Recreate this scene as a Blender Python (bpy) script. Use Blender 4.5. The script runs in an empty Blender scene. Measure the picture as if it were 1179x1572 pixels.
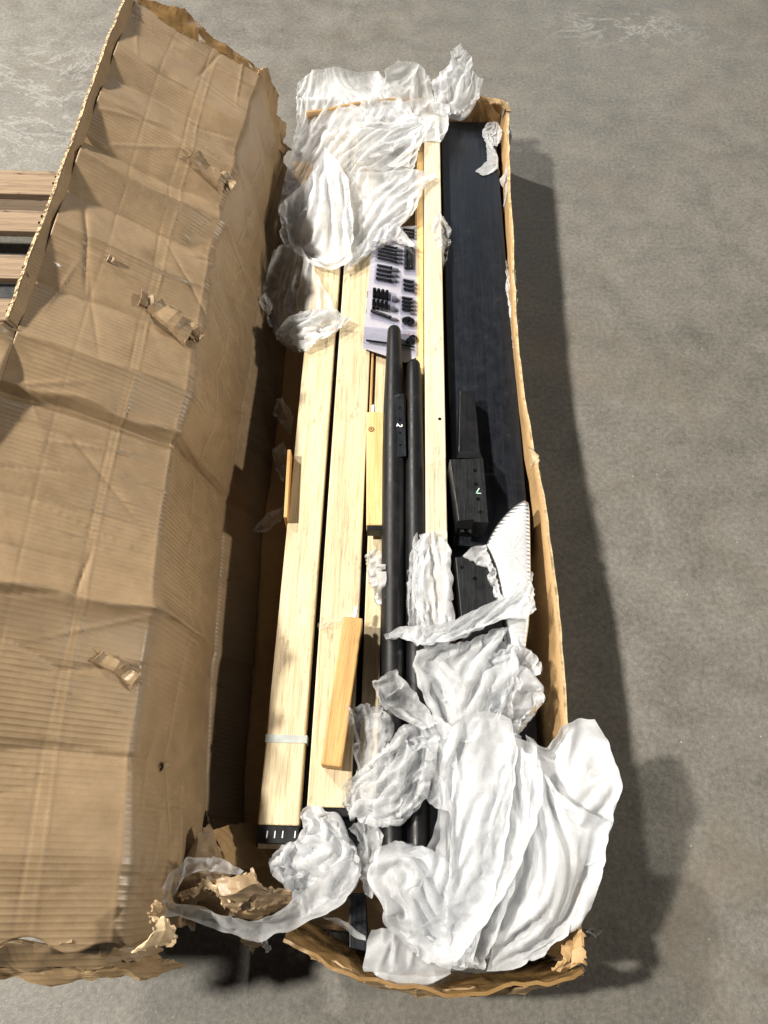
import bpy, bmesh, math, random
import numpy as np
from mathutils import Vector, Matrix, noise as mnoise

R = math.radians
scene = bpy.context.scene
COL = scene.collection

# ---------------------------------------------------------------- camera
CAM_Z, PITCH, ROLL, FPX, CX, CY = 1.45, 62.6, 1.55, 1090.0, 589.5, 786.0
cam_d = bpy.data.cameras.new('camera')
cam_d.sensor_fit = 'VERTICAL'; cam_d.sensor_height = 36.0; cam_d.sensor_width = 27.0
cam_d.lens = 36.0 * FPX / 1572.0
cam_d.clip_start = 0.02; cam_d.clip_end = 200
cam = bpy.data.objects.new('camera', cam_d)
CAMR = Matrix.Rotation(R(90 - PITCH), 3, 'X') @ Matrix.Rotation(R(ROLL), 3, 'Z')
cam.matrix_world = Matrix.Translation((0, 0, CAM_Z)) @ CAMR.to_4x4()
COL.objects.link(cam); scene.camera = cam

# ---------------------------------------------------------------- world, lamps, exposure
world = bpy.data.worlds.new('World'); scene.world = world; world.use_nodes = True
bg = world.node_tree.nodes['Background']
bg.inputs['Color'].default_value = (0.92, 0.96, 1.0, 1); bg.inputs['Strength'].default_value = 0.020

def lamp(name, loc, target, size, power, color, size_y=None):
    d = bpy.data.lights.new(name, 'AREA'); d.energy = power; d.color = color
    if size_y: d.shape = 'RECTANGLE'; d.size = size; d.size_y = size_y
    else: d.shape = 'DISK'; d.size = size
    o = bpy.data.objects.new(name, d); o.location = loc
    o.rotation_euler = (Vector(target) - Vector(loc)).to_track_quat('-Z', 'Y').to_euler()
    COL.objects.link(o); return o
lamp('high_bay_lamp', (-4.7, .5, 6.0), (0, .9, 0), .42, 980, (1.0, .94, .84))
lamp('high_bay_lamp', (-4.8, 5.2, 6.0), (0, .9, 0), .42, 780, (1.0, .95, .87))
lamp('high_bay_lamp', (8.5, 1.2, 4.0), (0, .9, .1), .6, 500, (1.0, .92, .78))
lamp('dock_door_light', (2.4, 10.5, 4.8), (0, 1, 0), 4.0, 85, (.74, .86, 1.0), 2.2)

scene.view_settings.view_transform = 'Standard'; scene.view_settings.look = 'None'
scene.view_settings.exposure = 0; scene.view_settings.gamma = 1
scene.view_settings.use_curve_mapping = False
scene.render.engine = 'CYCLES'
scene.cycles.use_denoising = True
scene.cycles.max_bounces = 8; scene.cycles.transparent_max_bounces = 16

# ---------------------------------------------------------------- helpers
def P(px, py, z):
    """world point at height z that the photograph shows at pixel px, py (used to measure the layout)"""
    d = CAMR @ Vector(((px - CX) / FPX, -(py - CY) / FPX, -1.0))
    t = (z - CAM_Z) / d.z
    return Vector((d.x * t, d.y * t, z))
RM = np.array(CAMR)
def proj(p):
    q = (np.asarray(p, float) - np.array([0, 0, CAM_Z])) @ RM
    return np.stack([CX + FPX * q[..., 0] / -q[..., 2], CY - FPX * q[..., 1] / -q[..., 2]], -1)

def tag(o, label=None, cat=None, group=None, kind=None):
    for k, v in (('label', label), ('category', cat), ('group', group), ('kind', kind)):
        if v: o[k] = v
    return o
def empty(name, loc, label=None, cat=None, group=None, kind=None):
    o = bpy.data.objects.new(name, None); o.location = loc; o.empty_display_size = .05
    COL.objects.link(o); return tag(o, label, cat, group, kind)
WL = {}
def wloc(o):
    return WL.get(o.name, Vector(o.location))
def mesh(name, verts, faces, mat, parent=None, smooth=False, origin=None):
    """verts in world space; the origin goes to the base of the thing"""
    v = np.asarray(verts, float).reshape(-1, 3)
    if parent is not None and origin is None: og = np.array(wloc(parent))
    elif origin is not None: og = np.array(origin)
    else:
        lo, hi = v.min(0), v.max(0); og = np.array([(lo[0]+hi[0])/2, (lo[1]+hi[1])/2, lo[2]])
    me = bpy.data.meshes.new(name)
    me.from_pydata((v - og).tolist(), [], [list(map(int, f)) for f in faces])
    me.materials.append(mat)
    if smooth: me.shade_smooth()
    me.update()
    o = bpy.data.objects.new(name, me); COL.objects.link(o)
    if parent is not None:
        o.parent = parent; o.location = Vector(og) - wloc(parent)
    else: o.location = og
    WL[o.name] = Vector(og)
    return o
def frame_obj(name, bm, mat, loc, xaxis, yaxis, parent=None, smooth=False):
    """bm in a local frame (x across, y along, z up) set at loc"""
    me = bpy.data.meshes.new(name); bm.to_mesh(me); bm.free(); me.materials.append(mat)
    if smooth: me.shade_smooth()
    o = bpy.data.objects.new(name, me); COL.objects.link(o)
    y = Vector(yaxis).normalized(); x = Vector(xaxis); x = (x - y * x.dot(y)).normalized(); z = x.cross(y)
    m = Matrix((x, y, z)).transposed().to_4x4(); m.translation = Vector(loc)
    if parent is not None:
        o.parent = parent; o.matrix_parent_inverse = Matrix.Identity(4)
        pm = PM.get(parent.name, Matrix.Translation(wloc(parent)))
        o.matrix_basis = pm.inverted() @ m
    else: o.matrix_basis = m
    PM[o.name] = m; WL[o.name] = Vector(loc)
    return o
PM = {}
def bm_box(sx, sy, sz, bev=0.0, taper=1.0, seg=2):
    """box centred in x, y; z from -sz to 0; taper = near width / far width"""
    bm = bmesh.new()
    c = []
    for z in (-sz, 0):
        for (u, v) in ((-1, -1), (1, -1), (1, 1), (-1, 1)):
            w = sx * (taper if v < 0 else 1)
            c.append(bm.verts.new((u * w / 2, v * sy / 2, z)))
    for f in ((3, 2, 1, 0), (4, 5, 6, 7), (0, 1, 5, 4), (1, 2, 6, 5), (2, 3, 7, 6), (3, 0, 4, 7)):
        bm.faces.new([c[i] for i in f])
    if bev: bmesh.ops.bevel(bm, geom=list(bm.edges), offset=bev, segments=seg, profile=.5, affect='EDGES')
    return bm
HFL = []      # tops of solid things, on which loose sheets come to rest: centre, ux, uy, half sizes, z
def beam(name, far, near, z, w, h, mat, bev=.002, taper=1.0, parent=None, hf=True, zn=None, wz=None):
    """straight bar whose top face runs between two measured points"""
    a = P(far[0], far[1], z); b = P(near[0], near[1], z if zn is None else zn)
    d = a - b; L = d.length
    bm = bm_box(w, L, h, bev, taper)
    bmesh.ops.triangulate(bm, faces=[f for f in bm.faces if len(f.verts) > 4])
    o = frame_obj(name, bm, mat, (a + b) / 2, (1, 0, 0), d, parent)
    if hf:
        y = np.array(d.normalized())[:2]; y /= np.linalg.norm(y); x = np.array([y[1], -y[0]])
        HFL.append((np.array((a + b) / 2)[:2], x, y, w / 2, L / 2, max(a.z, b.z)))
    return o
def add_cyl(bm, p0, p1, r0, r1=None, n=16, cap=True):
    p0, p1 = Vector(p0), Vector(p1); r1 = r0 if r1 is None else r1
    d = (p1 - p0).normalized(); a = d.orthogonal().normalized(); b = d.cross(a)
    A, B = [], []
    for i in range(n):
        t = 2 * math.pi * i / n; k = a * math.cos(t) + b * math.sin(t)
        A.append(bm.verts.new(p0 + k * r0)); B.append(bm.verts.new(p1 + k * r1))
    for i in range(n):
        j = (i + 1) % n; bm.faces.new((A[i], A[j], B[j], B[i]))
    if cap: bm.faces.new(A[::-1]); bm.faces.new(B)

# ---------------------------------------------------------------- materials
class NT:
    def __init__(s, name):
        s.m = bpy.data.materials.new(name); s.m.use_nodes = True
        s.t = s.m.node_tree; s.n = s.t.nodes; s.n.clear()
        s.out = s.n.new('ShaderNodeOutputMaterial')
    def new(s, kind, **kw):
        n = s.n.new(kind)
        for k, v in kw.items():
            if hasattr(n, k) and k not in n.inputs: setattr(n, k, v)
            else: n.inputs[k.replace('_', ' ')].default_value = v
        return n
    def link(s, a, b): s.t.links.new(a, b); return s
    def coord(s, scale=(1, 1, 1), kind='Object', rot=(0, 0, 0), loc=(0, 0, 0)):
        c = s.n.new('ShaderNodeTexCoord'); m = s.n.new('ShaderNodeMapping')
        m.inputs['Scale'].default_value = scale; m.inputs['Rotation'].default_value = rot; m.inputs['Location'].default_value = loc
        s.link(c.outputs[kind], m.inputs['Vector']); return m.outputs[0]
    def noise(s, vec, scale, detail=4, rough=.55, dist=0.0, typ='FBM'):
        n = s.n.new('ShaderNodeTexNoise'); n.noise_type = typ
        n.inputs['Scale'].default_value = scale; n.inputs['Detail'].default_value = detail
        n.inputs['Roughness'].default_value = rough; n.inputs['Distortion'].default_value = dist
        if vec is not None: s.link(vec, n.inputs['Vector'])
        return n.outputs['Fac']
    def ramp(s, fac, stops):
        n = s.n.new('ShaderNodeValToRGB'); e = n.color_ramp.elements
        while len(e) < len(stops): e.new(.5)
        for k, (p, c) in zip(e, stops):
            k.position = p; k.color = (c, c, c, 1) if isinstance(c, (int, float)) else (*c, 1)
        s.link(fac, n.inputs[0]); return n.outputs[0]
    def math(s, op, a, b=None, clamp=False):
        n = s.n.new('ShaderNodeMath'); n.operation = op; n.use_clamp = clamp
        for i, v in enumerate((a, b)):
            if v is None: continue
            if isinstance(v, (int, float)): n.inputs[i].default_value = v
            else: s.link(v, n.inputs[i])
        return n.outputs[0]
    def mix(s, fac, a, b, blend='MIX'):
        n = s.n.new('ShaderNodeMix'); n.data_type = 'RGBA'; n.blend_type = blend
        for key, v in ((0, fac), (6, a), (7, b)):
            if isinstance(v, tuple): n.inputs[key].default_value = (*v, 1)
            elif isinstance(v, (int, float)): n.inputs[key].default_value = v if key == 0 else (v, v, v, 1)
            else: s.link(v, n.inputs[key])
        return n.outputs[2]
    def bump(s, h, strength, dist, prev=None):
        n = s.n.new('ShaderNodeBump'); n.inputs['Strength'].default_value = strength; n.inputs['Distance'].default_value = dist
        s.link(h, n.inputs['Height'])
        if prev is not None: s.link(prev, n.inputs['Normal'])
        return n.outputs[0]
    def bsdf(s, color, rough, normal=None, spec=.5, coat=0, **kw):
        b = s.n.new('ShaderNodeBsdfPrincipled')
        for k, v in (('Base Color', color), ('Roughness', rough), ('Specular IOR Level', spec)):
            if isinstance(v, tuple): b.inputs[k].default_value = (*v, 1)
            elif isinstance(v, (int, float)): b.inputs[k].default_value = v
            else: s.link(v, b.inputs[k])
        if coat: b.inputs['Coat Weight'].default_value = coat; b.inputs['Coat Roughness'].default_value = .25
        for k, v in kw.items(): b.inputs[k].default_value = v
        if normal is not None: s.link(normal, b.inputs['Normal'])
        s.link(b.outputs[0], s.out.inputs['Surface']); return b

def mat_floor():
    s = NT('concrete'); c = s.coord()
    big = s.noise(c, 1.3, 5, .6, .4); med = s.noise(c, 9, 6, .65, .3); fine = s.noise(c, 95, 5, .72); spk = s.noise(c, 330, 2, .6)
    scr = s.noise(s.coord(scale=(1, 5, 1), rot=(0, 0, .55)), 22, 6, .7, 1.2, 'RIDGED_MULTIFRACTAL')
    col = s.ramp(big, [(.3, (.116, .110, .096)), (.52, (.135, .128, .113)), (.72, (.151, .143, .126))])
    col = s.mix(.5, col, s.ramp(med, [(.28, .30), (.5, .52), (.74, .72)]), 'OVERLAY')
    col = s.mix(.42, col, s.ramp(fine, [(.34, .18), (.5, .5), (.66, .82)]), 'OVERLAY')
    col = s.mix(s.ramp(spk, [(.62, 0.0), (.74, .5)]), col, (.42, .40, .37))
    col = s.mix(s.ramp(s.noise(c, 150, 3, .6), [(.22, .35), (.32, 0.0)]), col, (.05, .048, .044))
    vr = s.n.new('ShaderNodeTexVoronoi'); vr.inputs['Scale'].default_value = 42; s.link(c, vr.inputs['Vector'])
    chip = s.math('MULTIPLY', s.ramp(vr.outputs['Distance'], [(.05, 1.0), (.09, 0.0)]), s.ramp(s.noise(c, 11, 2), [(.55, 0.0), (.62, 1.0)]))
    col = s.mix(s.math('MULTIPLY', chip, .7), col, (.42, .41, .39))
    # brownish stains
    col = s.mix(s.ramp(s.noise(c, 2.6, 4, .6, 1.0), [(.53, 0.0), (.72, .35)]), col, (.15, .118, .085))
    # whitish scuffed lime streaks, in two places
    def spot(x, y, rx, ry, lo, hi):
        m = s.coord(scale=(1 / rx, 1 / ry, 0), loc=(-x / rx, -y / ry, 0))
        g = s.n.new('ShaderNodeTexGradient'); g.gradient_type = 'SPHERICAL'; s.link(m, g.inputs[0])
        v = s.noise(s.coord(scale=(1, 1.6, 1), rot=(0, 0, .35)), 3.2, 9, .72, .7)
        v = s.math('ABSOLUTE', s.math('SUBTRACT', v, .5))
        line = s.ramp(v, [(0.0, 1.0), (.010, .25), (.03, 0.0)])
        return s.math('MULTIPLY', s.ramp(g.outputs[1], [(lo, 0.0), (hi, 1.0)]), line)
    a = P(960, 40, 0); col = s.mix(s.math('MULTIPLY', spot(a.x, a.y, .42, .22, .15, .9), .4), col, (.62, .61, .58))
    b = P(75, 150, 0); col = s.mix(s.math('MULTIPLY', spot(b.x, b.y, .5, .5, .1, .6), .35), col, (.50, .50, .49))
    nrm = s.bump(fine, .35, .002); nrm = s.bump(spk, .25, .001, nrm); nrm = s.bump(scr, .08, .002, nrm)
    s.bsdf(col, s.ramp(med, [(.3, .42), (.7, .68)]), nrm, .45); return s.m

def mat_card(name, base, flute_axis=1, flute=.0085, fl_str=.5, wrinkle=.5, rough=.56, spec=.35):
    s = NT(name); c = s.coord()
    big = s.noise(c, 3.5, 5, .6); med = s.noise(c, 26, 5, .65)
    fib = s.noise(s.coord(scale=(1, 14, 14) if flute_axis == 1 else (14, 1, 14)), 60, 3, .6)
    d = tuple(v * .80 for v in base); l = tuple(min(1, v * 1.13) for v in base)
    col = s.ramp(big, [(.28, d), (.55, base), (.78, l)])
    col = s.mix(.35, col, s.ramp(med, [(.3, .35), (.7, .65)]), 'OVERLAY')
    col = s.mix(.35, col, s.ramp(fib, [(.3, .38), (.7, .62)]), 'OVERLAY')
    sep = s.n.new('ShaderNodeSeparateXYZ'); s.link(c, sep.inputs[0])
    wob = s.math('MULTIPLY', s.math('SUBTRACT', s.noise(c, 2.2, 2), .5), .010)
    ph = s.math('MULTIPLY', s.math('ADD', sep.outputs[flute_axis], wob), 2 * math.pi / flute)
    wv = s.math('SINE', ph); wv = s.math('POWER', s.math('ABSOLUTE', s.math('MULTIPLY', s.math('ADD', wv, 1), .5)), 2.0)
    mask = s.ramp(s.noise(c, 4.5, 4, .6), [(.36, .08), (.66, 1.0)])
    wv = s.math('MULTIPLY', wv, mask)
    col = s.mix(s.math('MULTIPLY', wv, .14), col, tuple(v * .7 for v in base))
    nrm = s.bump(wv, fl_str, .0024)
    cr = s.noise(c, 9, 5, .6, .6, 'RIDGED_MULTIFRACTAL')
    nrm = s.bump(cr, .16 * wrinkle, .006, nrm); nrm = s.bump(med, .2, .0015, nrm)
    stain = s.ramp(s.noise(c, 7, 4, .6, .8), [(.66, 0.0), (.74, .28)])
    col = s.mix(stain, col, tuple(v * .55 for v in base))
    s.bsdf(col, s.ramp(med, [(.3, rough - .10), (.7, rough + .1)]), nrm, spec); return s.m

def mat_wood(name, base, dark, rough=.5, grain=1.0, dirt=.55, scale=1.0, rings=.6):
    s = NT(name); sep = s.coord(scale=(34 * scale, 1.1 * scale, 34 * scale))
    g = s.noise(sep, 4.2, 6, .6, .5); fine = s.noise(s.coord(scale=(95 * scale, 2.6 * scale, 95 * scale)), 7, 5, .68)
    big = s.noise(s.coord(scale=(6, 1.2, 6)), 3, 3)
    col = s.ramp(g, [(.30, dark), (.52, base), (.75, tuple(min(1, v * 1.1) for v in base))])
    col = s.mix(min(1.0, grain * .75), col, s.ramp(fine, [(.30, .08), (.45, .5), (.72, .64)]), 'OVERLAY')
    col = s.mix(.28, col, s.ramp(big, [(.3, .34), (.7, .66)]), 'OVERLAY')
    c = s.coord(scale=(1, .45, 1))
    dm = s.math('MULTIPLY', s.ramp(s.noise(c, 21, 5, .7, .8), [(.56, 0.0), (.68, 1.0)]), s.ramp(s.noise(s.coord(scale=(1, .3, 1)), 160, 3, .7), [(.44, 0.0), (.56, 1.0)]))
    col = s.mix(s.math('MULTIPLY', dm, dirt), col, tuple(v * .12 for v in dark))
    nrm = s.bump(fine, .18, .0012)
    s.bsdf(col, s.ramp(fine, [(.3, rough - .08), (.7, rough + .12)]), nrm, .4); return s.m

def mat_black(name, base=(.0065, .0072, .0085), rough=.42, grain=.5, sc=1.0, spec=.4):
    s = NT(name); g = s.noise(s.coord(scale=(26 * sc, .9 * sc, 26 * sc)), 3.2, 5, .6, 1.3)
    f = s.noise(s.coord(scale=(120, 4, 120)), 6, 4, .65); d = s.noise(s.coord(), 30, 5, .7)
    col = s.ramp(g, [(.3, tuple(v * .55 for v in base)), (.5, base), (.72, tuple(v * 1.9 for v in base))])
    col = s.mix(s.ramp(d, [(.60, 0.0), (.80, .10)]), col, (.16, .16, .16))
    nrm = s.bump(g, grain, .0016); nrm = s.bump(f, grain * .7, .0008, nrm)
    s.bsdf(col, s.ramp(d, [(.3, rough - .08), (.75, rough + .16)]), nrm, spec); return s.m

def mat_plain(name, col, rough=.5, spec=.5, metal=0.0, var=.2, bump=.1):
    s = NT(name); n = s.noise(s.coord(), 60, 4, .6)
    c = s.ramp(n, [(.3, tuple(v * (1 - var) for v in col)), (.7, tuple(min(1, v * (1 + var)) for v in col))])
    s.bsdf(c, s.ramp(n, [(.3, max(.03, rough - .07)), (.7, rough + .07)]), s.bump(n, bump, .001), spec, Metallic=metal); return s.m

def mat_wrap(name, clear=.10, tint=(.91, .93, .96), trans=.42, rib=0.0, crink=1.0):
    """thin non-woven / foam sheet: diffuse, lets light through, a weak gloss, a little see-through"""
    s = NT(name); c = s.coord()
    spk = s.noise(c, 620, 3, .7); cr = s.noise(c, 15, 6, .62, .9, 'RIDGED_MULTIFRACTAL'); cr2 = s.noise(c, 46, 5, .6, .7, 'RIDGED_MULTIFRACTAL')
    med = s.noise(c, 22, 5, .62)
    nrm = s.bump(cr, .20 * crink, .008); nrm = s.bump(cr2, .10 * crink, .003, nrm); nrm = s.bump(spk, .25, .0007, nrm)
    if rib:
        w = s.n.new('ShaderNodeTexWave'); w.wave_type = 'BANDS'; w.bands_direction = 'Y'
        w.inputs['Scale'].default_value = 38; w.inputs['Distortion'].default_value = 2.2; w.inputs['Detail'].default_value = 2; w.inputs['Detail Scale'].default_value = .6
        s.link(c, w.inputs[0]); nrm = s.bump(w.outputs['Fac'], rib, .004, nrm)
    col = s.mix(.35, tint, s.ramp(med, [(.3, .88), (.7, 1.0)]), 'MULTIPLY')
    col = s.mix(.5, col, s.ramp(s.noise(c, 420, 3, .7), [(.35, .80), (.62, 1.0)]), 'MULTIPLY')
    df = s.n.new('ShaderNodeBsdfDiffuse'); s.link(col, df.inputs[0]); s.link(nrm, df.inputs['Normal'])
    tr = s.n.new('ShaderNodeBsdfTranslucent'); s.link(col, tr.inputs[0]); s.link(nrm, tr.inputs['Normal'])
    gl = s.n.new('ShaderNodeBsdfGlossy'); gl.inputs['Roughness'].default_value = .34; gl.inputs[0].default_value = (1, 1, 1, 1); s.link(nrm, gl.inputs['Normal'])
    tp = s.n.new('ShaderNodeBsdfTransparent')
    def mx(f, a, b):
        m = s.n.new('ShaderNodeMixShader')
        if isinstance(f, float): m.inputs[0].default_value = f
        else: s.link(f, m.inputs[0])
        s.link(a, m.inputs[1]); s.link(b, m.inputs[2]); return m.outputs[0]
    a = mx(trans, df.outputs[0], tr.outputs[0])
    fr = s.n.new('ShaderNodeFresnel'); fr.inputs[0].default_value = 1.38; s.link(nrm, fr.inputs['Normal'])
    a = mx(s.math('MULTIPLY', fr.outputs[0], 1.0, True), a, gl.outputs[0])
    lw = s.n.new('ShaderNodeLayerWeight'); lw.inputs[0].default_value = .35     # a sheet seen edge-on is denser
    f = s.math('MULTIPLY', s.ramp(med, [(.3, clear * 1.35), (.7, clear * .65)]), s.math('SUBTRACT', 1.0, s.math('MULTIPLY', lw.outputs['Facing'], .95)), True)
    a = mx(f, a, tp.outputs[0])
    s.link(a, s.out.inputs['Surface']); return s.m

def mat_edge():
    s = NT('raw_fluted_edge'); n = s.noise(s.coord(), 190, 2, .5)
    s.bsdf(s.ramp(n, [(.40, (.10, .07, .04)), (.50, (.40, .29, .17)), (.62, (.58, .46, .30))]), .85, s.bump(n, .8, .003), .1); return s.m
def mat_clear(name, tint=(.95, .96, 1.0), alpha=.16, rough=.08):
    s = NT(name); n = s.noise(s.coord(), 90, 4, .6, .5)
    nrm = s.bump(n, .35, .002)
    tp = s.n.new('ShaderNodeBsdfTransparent'); tp.inputs[0].default_value = (*tint, 1)
    b = s.n.new('ShaderNodeBsdfGlossy'); b.inputs['Roughness'].default_value = rough; s.link(nrm, b.inputs['Normal'])
    m = s.n.new('ShaderNodeMixShader'); m.inputs[0].default_value = alpha
    s.link(tp.outputs[0], m.inputs[1]); s.link(b.outputs[0], m.inputs[2]); s.link(m.outputs[0], s.out.inputs['Surface']); return s.m

M = dict(
    floor=mat_floor(),
    card=mat_card('cardboard', (.298, .207, .119), fl_str=.36, rough=.45, spec=.55),
    card_wall=mat_card('cardboard_wall', (.39, .25, .118), fl_str=.2, wrinkle=.5),
    card_torn=mat_card('torn_liner', (.36, .25, .14), fl_str=.25, flute=.006, wrinkle=1.0, rough=.75, spec=.15),
    card_pale=mat_plain('raw_paper_edge', (.56, .43, .27), .8, .2, var=.35, bump=.4),
    tape=mat_card('packing_tape', (.22, .132, .052), fl_str=.05, wrinkle=1.6, rough=.28, spec=.6),
    pine=mat_wood('pine', (.60, .495, .32), (.43, .325, .18), .48),
    pine_grey=mat_wood('greyish_pine', (.62, .535, .385), (.47, .39, .26), .5, dirt=.6),
    pine_warm=mat_wood('warm_pine', (.50, .295, .11), (.37, .20, .065), .5, dirt=.1, scale=.8),
    pine_knot=mat_wood('yellow_pine', (.68, .48, .215), (.52, .33, .12), .5, dirt=.25, scale=.7),
    pallet=mat_wood('pallet_wood', (.255, .18, .115), (.12, .08, .05), .8, dirt=.9, scale=.6, grain=1.2),
    black=mat_black('black_stained_wood'),
    black_panel=mat_black('black_board', (.0055, .0070, .0105), .38, .35, 1.6, .38),
    black_satin=mat_black('black_pole', (.006, .006, .007), .42, .12, 1.0, .3),
    hole=mat_plain('drilled_hole', (.002, .002, .002), .9, .1),
    white=mat_plain('white_plastic', (.80, .80, .79), .4, .5),
    strap=mat_plain('grey_strap', (.40, .43, .41), .35, .5, var=.12),
    metal=mat_plain('black_screw', (.02, .02, .022), .28, .6, .6),
    steel=mat_plain('steel', (.5, .5, .5), .25, .5, 1.0),
    backing=mat_plain('white_card', (.40, .39, .445), .35, .5, var=.06),
    sleeve=mat_plain('smoky_sleeve', (.13, .125, .14), .25, .6, var=.1),
    red=mat_plain('red_print', (.55, .10, .12), .5), mint=mat_plain('pale_green_chalk', (.45, .72, .58), .7),
    grey_print=mat_plain('grey_print', (.18, .18, .22), .6),
    card_edge=mat_edge(), wall_edge=mat_plain('pale_cut_edge', (.50, .37, .21), .85, .15, var=.45, bump=.5),
    wrap=mat_wrap('white_foam_sheet', .50), sheer=mat_wrap('sheer_foam_sheet', .66, trans=.42),
    dense=mat_wrap('dense_foam_sheet', .26, trans=.36), film=mat_wrap('clear_foam_film', .76, trans=.42), ribbed=mat_wrap('ribbed_foam', .10, rib=.16),
    blister=mat_clear('clear_blister'), silver=mat_plain('silver_tape', (.55, .57, .6), .22, .6, .8, bump=.6),
    mat_dark=mat_plain('dull_black', (.012, .013, .016), .6, .4),
)

# ---------------------------------------------------------------- noise for numpy
def fnoise(x, y, freq, seed, n=14):
    rng = np.random.RandomState(seed); r = np.zeros(np.broadcast(x, y).shape)
    for _ in range(n):
        a = rng.rand() * 2 * np.pi; f = freq * (.5 + rng.rand()); ph = rng.rand() * 2 * np.pi
        r = r + np.sin(2 * np.pi * f * (x * np.cos(a) + y * np.sin(a)) + ph)
    return r / np.sqrt(n)

def tent(U, V, lam, seed, an=0.0, stretch=1.0):
    """linear noise on a jittered triangle net: flat facets that meet in sharp creases"""
    rs = np.random.RandomState(seed); a = an + rs.uniform(-.5, .5); c, s_ = math.cos(a), math.sin(a)
    x = (U * c + V * s_) / lam + .35 * fnoise(U, V, .35 / lam, seed + 5, 6); y = (-U * s_ + V * c) / (lam * stretch) + .35 * fnoise(U, V, .35 / lam, seed + 6, 6)
    h = rs.uniform(-1, 1, (64, 64)); i, j = np.floor(x).astype(int), np.floor(y).astype(int); fx, fy = x - i, y - j
    H = lambda p, q: h[p % 64, q % 64]
    h00, h10, h01, h11 = H(i, j), H(i + 1, j), H(i, j + 1), H(i + 1, j + 1)
    return np.where(fx > fy, h00 + (h10 - h00) * fx + (h11 - h10) * fy, h00 + (h11 - h01) * fx + (h01 - h00) * fy)
# ================================================================ setting
fl = mesh('concrete_floor', [(-9, -6, 0), (9, -6, 0), (9, 14, 0), (-9, 14, 0)], [(0, 1, 2, 3)], M['floor'], origin=(0, 0, 0))
tag(fl, 'worn grey concrete warehouse floor', 'floor', kind='structure')

# ================================================================ open cardboard box
BOX = empty('cardboard_box', (0, .9, 0), 'long battered brown cardboard box with its lid folded open to the left', 'box')
X0, X1, Y0, Y1, ZT = -.305, .315, -.13, 1.97, .20

# --- left wall + lid: one creased sheet. Across: foot of the wall, hinge, fold, outer edge
ST = [  # y, foot(x,z), hinge(x,z), fold(x,z), edge(x,z)
    (-.10, (-.245, .01), (-.287, .090), (-.331, .345), (-.622, .500)),
    (.13, (-.250, .01), (-.299, .097), (-.348, .360), (-.618, .522)),
    (.367, (-.262, .01), (-.326, .103), (-.373, .363), (-.616, .535)),
    (.70, (-.266, .01), (-.330, .103), (-.365, .360), (-.615, .538)),
    (1.25, (-.266, .01), (-.325, .103), (-.369, .360), (-.614, .537)),
    (1.60, (-.262, .01), (-.325, .103), (-.359, .360), (-.612, .534)),
    (1.80, (-.262, .01), (-.310, .100), (-.340, .354), (-.609, .528))]
NV = 560
yy = np.linspace(-.085, 1.80, NV)
def stn(k, c): return np.interp(yy, [s[0] for s in ST], [s[k][c] for s in ST])
kn = [(stn(k, 0), stn(k, 1)) for k in (1, 2, 3, 4)]
segn = [26, 96, 110]; US = []
for k, n in enumerate(segn):
    for i in range(n): US.append((k, i / n))
US.append((2, 1.0)); NU = len(US)
G = np.zeros((NV, NU, 3)); S = np.zeros(NU)
for j, (k, t) in enumerate(US):
    G[:, j, 0] = kn[k][0] * (1 - t) + kn[k + 1][0] * t
    G[:, j, 1] = yy
    G[:, j, 2] = kn[k][1] * (1 - t) + kn[k + 1][1] * t
S[1:] = np.cumsum(np.linalg.norm(np.diff(G[NV // 2], axis=0), axis=1))
for _ in range(26):          # soften the hinge and the fold
    G[:, 1:-1] = G[:, 1:-1] * .5 + (G[:, :-2] + G[:, 2:]) * .25
SH, SF, SE = S[26], S[122], S[-1]
SS, YY = np.meshgrid(S, yy)
TU, TV = np.gradient(G, axis=1), np.gradient(G, axis=0)
NRM = np.cross(TV, TU); NRM /= np.linalg.norm(NRM, axis=-1, keepdims=True)
NRM *= np.sign(NRM[..., 2:3] + NRM[..., 0:1])
D = .0022 * fnoise(SS, YY, 2.2, 3) + .0006 * tent(SS, YY, .11, 4, .7, 1.4) + .0008 * tent(SS, YY, .045, 6, -.5, 1.6)
slant = .05 * (SS - SF)
# transverse bends: the board is broken into flats that tip against each other
cy_ = np.array([-.1, .02, .15, .367, .52, .70, .80, .93, 1.06, 1.16, 1.246, 1.31, 1.435, 1.52, 1.60, 1.70, 1.82])
co = 2.0 * np.array([.000, .006, -.004, .011, -.002, -.010, .004, -.003, .005, -.005, .006, -.006, .005, -.004, .005, -.003, .002])
fade = np.clip((SS - SH) / .12, 0, 1) * .8 + .2
D += np.interp(YY + slant + .006 * fnoise(SS, YY, 3, 9), cy_, co) * fade
for y0, a, w in ((.367, .016, .016), (.70, -.013, .008), (.718, .009, .012), (1.246, .005, .008), (1.31, -.005, .007), (1.435, -.004, .006), (1.06, .0035, .007),
                 (.93, -.0035, .006), (1.16, -.003, .005), (.15, -.004, .007), (.52, -.0025, .005), (1.52, .003, .006), (1.60, -.003, .005), (.80, .0025, .005)):
    dy = YY + slant - y0 + .004 * fnoise(SS, YY * 0, 5, int(y0 * 999))
    D += a * np.exp(-np.abs(dy) / w) * (fade if abs(a) > .004 else np.clip((SS - SF + .06) / .1, .1, 1))
# score lines along the length
for s0, a, w in ((SF + .105, .0012, .0016), (SF + .122, -.0011, .0014), (SF + .012, .0012, .003), (SF - .105, -.0018, .0022), (SF - .16, .0010, .0018), (SH + .01, -.004, .004), (SF + .21, -.0008, .0015)):
    D += a * np.exp(-np.abs(SS - s0 + .004 * fnoise(YY, YY * 0, 1.2, int(s0 * 1000))) / w)
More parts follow.
